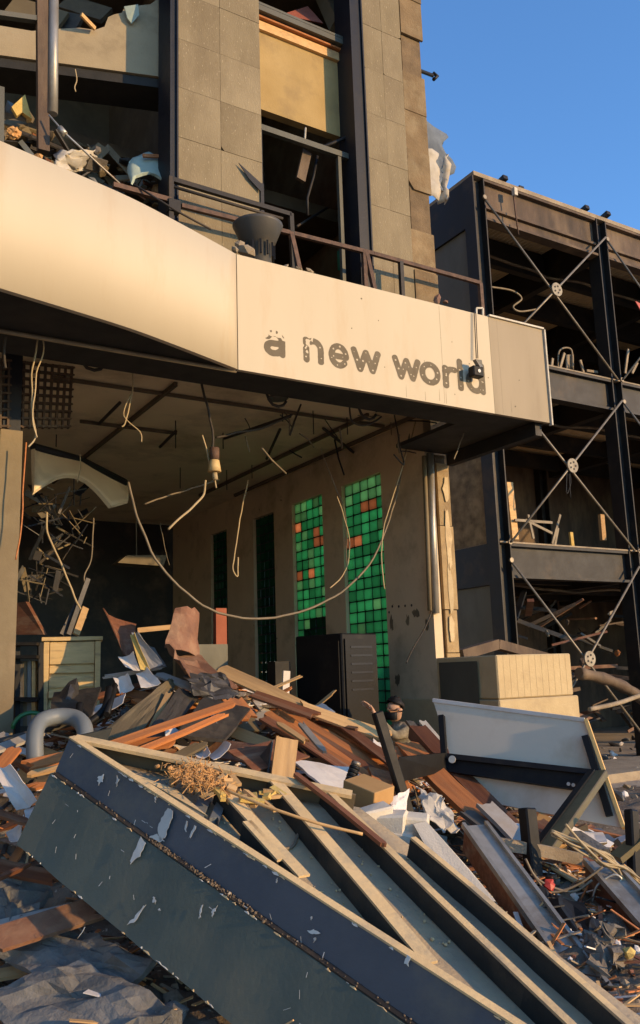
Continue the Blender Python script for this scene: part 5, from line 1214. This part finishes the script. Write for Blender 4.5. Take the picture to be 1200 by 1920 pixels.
ba, bb = P(654, 1473, 5.75), P(666, 1436, 5.8)
for k in range(5):
    t0 = k / 5; MB().tube([ba.lerp(bb, t0), ba.lerp(bb, t0 + .14)], .036, 10).build('ring', 'black', bo)
MB().tube([ba, bb], .027, 8).build('core', 'plastic_grey', bo); MB().tube([bb, bb.lerp(ba, -.18)], .032, 10).build('cap', 'silver', bo)
sheetq('white_board', 'paper', P(545, 1425, 6.4), P(655, 1440, 6.5), P(745, 1510, 6.1), P(640, 1505, 5.8), 'bluish white board lying flat behind the ribs', 'board', amp=.01, th=.015)
sheetq('plastic_wrap', 'cloth_white', P(780, 1480, 6.1), P(835, 1490, 6.1), P(860, 1560, 5.8), P(800, 1540, 5.7), 'crumpled translucent plastic wrap under the desk crossbar', 'plastic wrap', amp=.06, n=12)
sheetq('circuit_board', 'panel_grey', P(770, 1545, 5.6), P(835, 1570, 5.6), P(850, 1600, 5.4), P(790, 1570, 5.4), 'dark circuit panel under the plastic wrap', 'panel', amp=.02)

# ------------------------------------------------------------------ planks, sheets and boards on top of the heap
lv = thing('louvre_panel', P(600, 1400, 8.0), 'bundle of long reddish brown wooden slats slumped down the middle of the heap', 'slatted panel')
for k in range(9):
    f = k / 8
    a = P(492 + 62 * f, 1346 - 14 * f, 7.4 + .9 * f); b = P(690 + 85 * f, 1478 - 22 * f + 10 * math.sin(f * 5), 6.5 + .9 * f)
    plank('slat', 'wood_orange' if k % 4 else 'wood_brown', a + Z * (.035 * (k % 2)), b + Z * (.03 * ((k + 1) % 2)), .095, .024, Vector((.2 + .1 * math.sin(k * 2), -.5, 1)), ragged=.03, parent=lv, seed=k)
for k, (a, b, Ya, Yb, w_, mt, lab) in enumerate((
  ((405, 1252), (575, 1332), 8.4, 7.9, .20, 'wood_pale', 'long pale plywood strip curving along the crest of the heap'),
  ((555, 1322), (742, 1385), 7.9, 7.7, .16, 'wood_pale', 'splintered plywood strip reaching towards the sitting person'),
  ((470, 1300), (600, 1345), 7.8, 7.5, .12, 'wood_brown', 'brown board under the plywood strip'),
  ((130, 1425), (440, 1318), 5.6, 6.5, .07, 'wood_orange', 'long bright orange slat running up the left of the heap'),
  ((250, 1412), (425, 1338), 5.8, 6.4, .045, 'wood_orange', 'thinner orange slat just below the long one'),
  ((45, 1437), (215, 1400), 5.9, 6.4, .11, 'wood_orange', 'orange board end left of the metal frame corner'),
  ((40, 1455), (180, 1428), 5.7, 6.0, .05, 'wood_pale', 'raw pale batten below the orange board end'),
  ((215, 1402), (330, 1390), 5.9, 6.1, .12, 'wood_orange', 'broken orange board patch behind the far rail'),
  ((430, 1305), (470, 1356), 7.6, 7.4, .18, 'wood_orange', 'short upright orange board in the middle of the heap'),
  ((275, 1310), (440, 1300), 7.5, 7.9, .07, 'wood_brown', 'dark brown slat below the rusty sheet'),
  ((100, 1330), (300, 1275), 7.3, 8.0, .06, 'wood_brown', 'dark brown slat crossing the left of the heap'),
  ((290, 1262), (408, 1310), 7.9, 7.5, .09, 'board_grey', 'silvery grey strip falling from the paper fan'),
  ((190, 1270), (310, 1250), 8.2, 8.0, .05, 'board_grey', 'pale grey strip behind the blue papers'),
  ((270, 1395), (318, 1298), 6.4, 7.4, .05, 'wood_pale', 'weathered pale stick standing in front of the olive board'),
  ((310, 1432), (385, 1392), 6.0, 6.4, .08, 'board_olive', 'pale laminated batten behind the far rail'),
  ((340, 1430), (380, 1370), 6.2, 6.8, .05, 'wood_brown', 'thin brown batten rising from the far rail'),
  ((440, 1430), (560, 1400), 6.1, 6.6, .3, 'wood_brown', 'broad brown drawer front under the upright tan board'),
  ((380, 1400), (520, 1420), 6.8, 6.5, .26, 'rust_sheet', 'reddish brown panel in the hollow of the heap'),
  ((20, 1375), (-40, 1400), 7.2, 6.8, .1, 'board_grey', 'short grey strip at the far left edge'),
  ((-20, 1410), (80, 1372), 6.3, 7.0, .10, 'board_grey', 'bluish white plank at the far left'),
  ((-20, 1395), (150, 1352), 6.6, 7.4, .06, 'plastic_grey', 'dark grey plank above the bluish white plank'),
  ((-10, 1450), (32, 1400), 5.7, 5.9, .09, 'wood_orange', 'short orange board tip at the far left edge'),
  ((-20, 1520), (60, 1545), 5.3, 5.1, .05, 'wood_brown', 'brown stick at the left edge beside the metal frame'),
  ((50, 1480), (95, 1465), 5.5, 5.6, .06, 'wood_orange', 'small orange stub left of the metal frame'),
  ((-20, 1655), (60, 1620), 4.9, 5.0, .025, 'wood_brown', 'thin rusty rod at the lower left'),
  ((-20, 1620), (120, 1650), 5.2, 4.9, .10, 'wood_brown', 'flat brown timber below the metal frame at the lower left'),
  ((-30, 1770), (190, 1700), 4.5, 4.75, .16, 'rust_sheet', 'heavy red brown timber in the shade at the bottom left'),
  ((-30, 1740), (180, 1690), 4.7, 4.95, .04, 'board_grey', 'grey edged board above the heavy red brown timber'),
  ((600, 1330), (760, 1450), 8.2, 6.9, .10, 'wood_brown', 'dark brown batten on the slatted bundle'),
  ((620, 1360), (775, 1440), 8.0, 6.9, .12, 'wood_orange', 'orange batten on top of the slatted bundle'),
  ((735, 1400), (800, 1440), 7.5, 7.3, .3, 'wood_orange', 'orange board behind the long black leg'),
  ((520, 1355), (580, 1395), 7.2, 6.9, .05, 'wood_pale', 'short raw splinter on the slatted bundle'),
  ((560, 1352), (610, 1412), 6.9, 6.5, .05, 'silver', 'short silver bracket bar on the slatted bundle'),
  ((980, 1530), (1050, 1570), 6.8, 6.5, .3, 'cardboard', 'torn cardboard flap under the desk apron'),
  )):
    plank('wood_plank', mt, P(*a, Ya), P(*b, Yb), w_, .022 if w_ < .25 else .012, Vector((.15, -.55, 1)), ragged=.08, label=lab, cat='plank', seed=k)
plank('tan_board', 'wood_pale', P(538, 1384, 6.2), P(528, 1468, 6.05), .16, .03, Vector((.3, -1, .1)), ragged=.01, label='upright tan board standing behind the far rail of the frame', cat='board')
MB().prism([P(510, 1388, 6.25), P(500, 1455, 6.1), P(440, 1470, 6.3), P(500, 1400, 6.5)], Vector((.01, .02, 0))).build('side_board', 'board_dark', label='dark side board joined to the upright tan board', cat='board')
sheetq('rusty_sheet', 'rust_sheet', P(328, 1138, 8.3), P(370, 1145, 8.5), P(372, 1235, 8.4), P(310, 1215, 8.0), 'rust brown sheet standing up like a fin on the crest of the heap', 'metal sheet', bend=-.05, amp=.035, n=5, th=.008)
sheetq('rusty_sheet', 'rust_sheet', P(312, 1205, 8.0), P(372, 1225, 8.4), P(448, 1290, 7.9), P(345, 1262, 7.5), 'crumpled rust brown sheet folded below the fin', 'metal sheet', bend=.08, amp=.06, n=6, th=.008)
sheetq('burnt_sheet', 'board_dark', P(350, 1262, 7.6), P(420, 1262, 7.8), P(445, 1310, 7.6), P(360, 1300, 7.4), 'blackened torn sheet under the rusty one', 'metal sheet', amp=.06, n=10)
sheetq('curled_sheet', 'wood_brown', P(192, 1140, 8.5), P(253, 1168, 8.7), P(258, 1225, 8.5), P(230, 1220, 8.3), 'dark curled sheet rising to a point behind the blue papers', 'sheet', bend=.05, amp=.02, th=.008, n=4)
MB().beam(P(258, 1182, 8.9), P(330, 1175, 9.0), .05, .05, Z).build('timber_frame_end', 'wood_pale', label='pale drawer frame behind the rusty fin', cat='drawer')
for k, (a, b, c, d, Y, mt, lab) in enumerate((
  ((246, 1186), (258, 1184), (305, 1245), (272, 1256), 7.9, 'board_grey', 'fanned blue grey binder leaning on the crest'),
  ((244, 1190), (252, 1186), (280, 1256), (264, 1256), 7.8, 'yellow_stuff', 'sunlit yellow edged pages of the fanned binder'),
  ((220, 1232), (250, 1222), (262, 1258), (236, 1250), 7.9, 'paper', 'lilac paper sticking out left of the fanned binder'),
  ((262, 1190), (290, 1215), (312, 1250), (285, 1240), 8.1, 'plastic_blue', 'blue folder behind the fanned binder'),
  ((255, 1262), (275, 1250), (300, 1280), (265, 1290), 7.6, 'paper', 'pinkish paper scrap under the fanned binder'),
  ((212, 1270), (240, 1262), (250, 1290), (225, 1300), 7.7, 'paper', 'crumpled white paper left of the crest'),
  ((150, 1330), (235, 1300), (232, 1318), (160, 1345), 7.2, 'paper', 'long pale sheet among the dark straps at the left of the heap'),
  ((318, 1355), (370, 1382), (312, 1385), (310, 1370), 6.6, 'paper', 'white triangular sheet by the orange slats'),
  ((388, 1415), (420, 1388), (434, 1395), (400, 1425), 6.3, 'paper', 'lilac curved page in the hollow of the heap'),
  ((355, 1405), (385, 1395), (395, 1412), (370, 1420), 6.3, 'paper', 'small lilac page left of the curved one'),
  ((-15, 1440), (20, 1432), (70, 1500), (30, 1520), 5.5, 'paper', 'bluish white board at the far left beside the frame'),
  ((45, 1515), (80, 1500), (65, 1535), (50, 1540), 5.3, 'paper', 'white paper corner tucked against the metal frame'),
  ((10, 1560), (45, 1530), (40, 1560), (20, 1580), 5.2, 'paper', 'lilac scrap behind the lower corner of the metal frame'),
  ((385, 1340), (400, 1332), (415, 1380), (402, 1385), 6.9, 'board_grey', 'blue white strip crossing the orange slats'),
  ((575, 1322), (605, 1318), (628, 1335), (590, 1335), 8.0, 'paper', 'white crumpled wrapper on the crest before the cabinet'),
  ((700, 1385), (735, 1395), (745, 1420), (700, 1410), 7.4, 'paper', 'cream paper below the sitting person'),
  ((930, 1530), (1000, 1545), (1020, 1575), (940, 1560), 6.3, 'paper', 'dirty white paper sheet below the desk apron'),
  ((1060, 1545), (1130, 1560), (1140, 1580), (1070, 1570), 6.5, 'paper', 'dirty white paper strewn right of the diagonal leg'),
  )):
    sheetq('paper_sheet', mt, P(*a, Y + .15), P(*b, Y + .12), P(*c, Y - .1), P(*d, Y - .1), lab, 'paper', bend=.02, amp=.012, th=.004, n=4)
for k, (a, b, c, d, Ya, Yb, mt, lab) in enumerate((
  ((318, 1272), (330, 1282), (255, 1385), (180, 1385), 7.7, 6.3, 'board_olive', 'large olive brown panel leaning in the left of the heap'),
  ((335, 1290), (372, 1310), (300, 1395), (262, 1392), 7.5, 6.3, 'board_dark', 'black panel to the right of the olive brown panel'),
  ((380, 1310), (470, 1330), (420, 1390), (330, 1380), 7.4, 6.5, 'board_dark', 'black board in the hollow behind the orange slats'),
  ((100, 1300), (190, 1290), (170, 1345), (90, 1360), 7.6, 6.9, 'board_dark', 'dark board below the wooden chest'),
  ((-30, 1780), (120, 1740), (290, 1800), (200, 1900), 4.7, 4.2, 'slab_grey', 'grey cloth like slab lying at the bottom left'),
  ((-30, 1650), (100, 1660), (60, 1720), (-40, 1740), 5.0, 4.7, 'slab_grey', 'bluish grey slab under the lower left corner of the frame'),
  ((-40, 1860), (150, 1800), (330, 1900), (100, 2000), 4.3, 3.9, 'slab_grey', 'large grey sheet at the very bottom left'),
  ((640, 1395), (740, 1420), (700, 1440), (620, 1420), 7.6, 7.2, 'wood_brown', 'brown board wedged under the slatted bundle'),
  ((690, 1440), (760, 1455), (770, 1480), (700, 1470), 6.8, 6.6, 'wood_orange', 'reddish board behind the cardboard box'),
  )):
    sheetq('broken_board', mt, P(*a, Ya), P(*b, Ya + .1), P(*c, Yb + .1), P(*d, Yb), lab, 'board', amp=.012 if mt != 'slab_grey' else .05, th=.025 if mt != 'slab_grey' else .03, n=10)
# grey plastic arch (chair back) at the left
ap = [P(66, 1425, 6.35), P(66, 1375, 6.4), P(78, 1352, 6.5), P(110, 1343, 6.6), P(142, 1347, 6.6), P(158, 1365, 6.5), P(160, 1400, 6.4)]
q = MB(); sp_ = spline(ap, 6)
for i in range(len(sp_) - 1): pass
q.tube(sp_, .062, 12); q.build('plastic_chair_back', 'plastic_blue', label='thick grey blue plastic chair arch sticking out at the left of the heap', cat='chair')
MB().tube(spline([P(150, 1320, 7), P(148, 1345, 6.9), P(160, 1358, 6.8), P(195, 1330, 6.9), P(205, 1290, 7.1)], 6), .03, 8).build('black_strap', 'black', label='black strap looping beside the plastic arch', cat='strap')
MB().tube([P(200, 1340, 6.8), P(215, 1285, 7.2)], .028, 6).build('black_bar', 'black', label='black bar crossing the long pale sheet', cat='bar')
MB().chunk(P(128, 1310, 7.5), .14, flat=.6, sub=2).build('dark_bag', 'board_dark', label='dark bag slumped in front of the wooden chest', cat='bag')

# ------------------------------------------------------------------ loose filler on the heap: every piece its own object
rr = random.Random(42)
def heap_pt(xa, xb, ya, yb):
    for _ in range(200):
        x = rr.uniform(xa, xb); y = rr.uniform(ya, yb)
        if hz(x, y) > .12: return Vector((x, y, hz(x, y)))
    return Vector((x, y, hz(x, y)))
def hnorm(p):
    e = .25; return Vector((hz(p.x - e, p.y) - hz(p.x + e, p.y), hz(p.x, p.y - e) - hz(p.x, p.y + e), 2 * e)).normalized()
LMK = [(P(140, 1250, 8.5), 'near the wooden chest'), (P(110, 1370, 6.5), 'near the plastic chair arch'), (P(250, 1330, 7), 'near the olive brown panel'), (P(340, 1210, 8.3), 'near the rusty fin'), (P(500, 1310, 8), 'near the plywood strip'), (P(600, 1400, 7.2), 'near the slatted bundle'), (P(735, 1400, 8.5), 'near the sitting person'), (P(950, 1400, 7.1), 'near the tipped desk'), (P(1000, 1650, 5.2), 'near the aluminium channel'), (P(720, 1560, 5.4), 'near the foam blocks'), (P(30, 1480, 5.4), 'left of the metal frame'), (P(100, 1780, 4.6), 'at the bottom left'), (P(1120, 1760, 4.6), 'near the brown rag'), (P(400, 1390, 6.4), 'in the hollow of the heap'), (P(-250, 1350, 7), 'beyond the left column'), (P(1130, 1600, 5.7), 'near the cream cables')]
def near(p): return min(LMK, key=lambda q: (q[0] - p).length)[1]
def under_frame(p):
    q_ = p - A0; s_ = q_.dot(e1); return -.2 < s_ < LEN and -1.9 < q_.dot(outw) < .2
fill = [
 ('wood_plank', 'plank', 'loose planks in the heap', 200, (.35, 1.1), (.04, .12), (.012, .03), ['wood_brown', 'wood_orange', 'wood_brown', 'wood_pale'], {'wood_brown': 'dark brown loose plank', 'wood_orange': 'orange brown loose plank', 'wood_pale': 'raw pale loose plank'}),
 ('board_scrap', 'board', 'board scraps in the heap', 130, (.2, .55), (.15, .35), (.01, .02), ['board_olive', 'board_dark', 'board_grey', 'board_dark'], {'board_olive': 'olive brown board scrap lying', 'board_dark': 'blackened board scrap lying', 'board_grey': 'grey laminate board scrap lying'}),
 ('metal_strip', 'metal strip', 'metal strips in the heap', 110, (.3, .9), (.02, .05), (.004, .012), ['silver', 'steel', 'rust_steel'], {'silver': 'silvery metal strip poking out', 'steel': 'black metal strip poking out', 'rust_steel': 'rusty metal strip poking out'}),
]
for nm, cat, grp, cnt, lr, wr, tr, mats, labs in fill:
    lib = {}
    for m_ in mats:
        lib[m_] = [plank_mesh(rr.uniform(*lr), rr.uniform(*wr), rr.uniform(*tr), m_, rr, .07) for _ in range(6)]
    for k in range(cnt):
        p = heap_pt(-4.2, 2.6, 4.2, 9.6)
        while under_frame(p): p = heap_pt(-4.2, 2.6, 4.2, 9.6)
        mt = rr.choice(mats); me = rr.choice(lib[mt]); o = bpy.data.objects.new(nm, me); COL.objects.link(o)
        a = rr.gauss(-.7, .9); nn = (hnorm(p) + Vector((rr.gauss(0, .3), rr.gauss(0, .3), 0))).normalized()
        t = Vector((math.cos(a), math.sin(a), rr.gauss(0, .18))); t = (t - nn * t.dot(nn) * .8)
        o.matrix_basis = Matrix.Translation(p + Z * rr.uniform(.0, .09)) @ orient(t, nn).to_4x4()
        tag(o, labs[mt] + ' ' + near(p), cat, grp)
for k in range(110):
    p = heap_pt(-4.0, 3.0, 4.2, 9.4)
    if under_frame(p): continue
    s_ = rr.uniform(.04, .15); a = rr.uniform(0, 6.28); ux = Vector((math.cos(a), math.sin(a), rr.gauss(0, .25))) * s_; uy = Vector((-math.sin(a), math.cos(a), rr.gauss(0, .3))) * s_ * rr.uniform(.6, 1)
    c = p + Z * rr.uniform(.04, .11)
    sheetq('paper_sheet', 'paper', c - ux - uy, c + ux - uy, c + ux + uy, c - ux + uy, 'loose white paper sheet ' + near(p), 'paper', amp=.02, th=.003, n=3, group='loose papers on the heap')
for k in range(46):
    u = rr.uniform(150, 760); v = 1300 + abs(u - 360) * .16 + rr.uniform(-20, 70); p = G(u, v); a = rr.gauss(.5, .8)
    t = Vector((math.cos(a), -math.sin(a) * .5, rr.gauss(.1, .35))).normalized() * rr.uniform(.12, .5); mt = rr.choice(['wood_orange', 'wood_pale', 'wood_orange', 'wood_brown'])
    plank('splinter', mt, p + Z * .08 - t, p + Z * .12 + t, rr.uniform(.015, .045), .012, Vector((.3, -.6, 1)), ragged=.09, label={'wood_orange': 'orange', 'wood_pale': 'raw pale', 'wood_brown': 'brown'}[mt] + ' thin splintered stick ' + near(p), cat='stick', group='splintered sticks on the heap', seed=k)
cl = []
for k in range(10):
    q = MB().chunk((0, 0, 0), 1, rnd=rr); m_ = bpy.data.meshes.new('lump'); m_.from_pydata([v[:] for v in q.v], [], q.f); m_.materials.append(M[['concrete', 'slab_grey', 'concrete', 'board_dark'][k % 4]]); cl.append(m_)
for k in range(220):
    p = heap_pt(-4.2, 3.2, 3.6, 9.6)
    if under_frame(p): continue
    o = bpy.data.objects.new('rubble_lump', cl[k % 10]); COL.objects.link(o); s_ = rr.uniform(.03, .11); o.scale = (s_, s_, s_ * .8); o.location = p; o.rotation_euler = (rr.uniform(0, 3), rr.uniform(0, 3), rr.uniform(0, 3))
    tag(o, ['grey', 'bluish grey', 'pale', 'black'][(k % 10) % 4] + ' rubble lump lying ' + near(p), 'rubble', 'loose rubble lumps on the heap')
q = MB()
for k in range(9000):
    p = heap_pt(-4.4, 3.4, 3.4, 9.8); s_ = rr.uniform(.008, .035)
    if rr.random() < .5: q.chunk(p + Z * .01, s_, m=rr.randrange(4), rnd=rr)
    else:
        a = rr.uniform(0, 6.3); dv = Vector((math.cos(a), math.sin(a), rr.gauss(0, .3))) * (rr.uniform(.03, .10) if rr.random() < .8 else rr.uniform(.1, .22))
        q.beam(p + Z * .03 - dv, p + Z * .03 + dv, rr.uniform(.006, .028), .006, m=rr.choice([0, 1, 2, 3, 3, 4, 4, 5]))
q.build('rubble_chips', ['concrete', 'paper', 'wood_brown', 'wood_orange', 'wood_pale', 'board_dark'], kind='stuff', label='small chips and splinters scattered over the rubble heap')
for k in range(26):
    p = heap_pt(-4.0, 2.8, 4.4, 9.0); a = rr.uniform(0, 6.3); pts = [p + Z * .05]
    for i in range(4): a += rr.gauss(0, .7); pts.append(pts[-1] + Vector((math.cos(a) * .15, math.sin(a) * .15, rr.gauss(0, .07))))
    if under_frame(p): continue
    mt = rr.choice(['dark_cable', 'grey_cable', 'cream_cable'])
    MB().tube(spline(pts, 4), .007, 5).build('loose_cable', mt, label={'dark_cable': 'black', 'grey_cable': 'grey', 'cream_cable': 'cream'}[mt] + ' loose cable end tangled ' + near(p), cat='cable', group='loose cables in the heap')
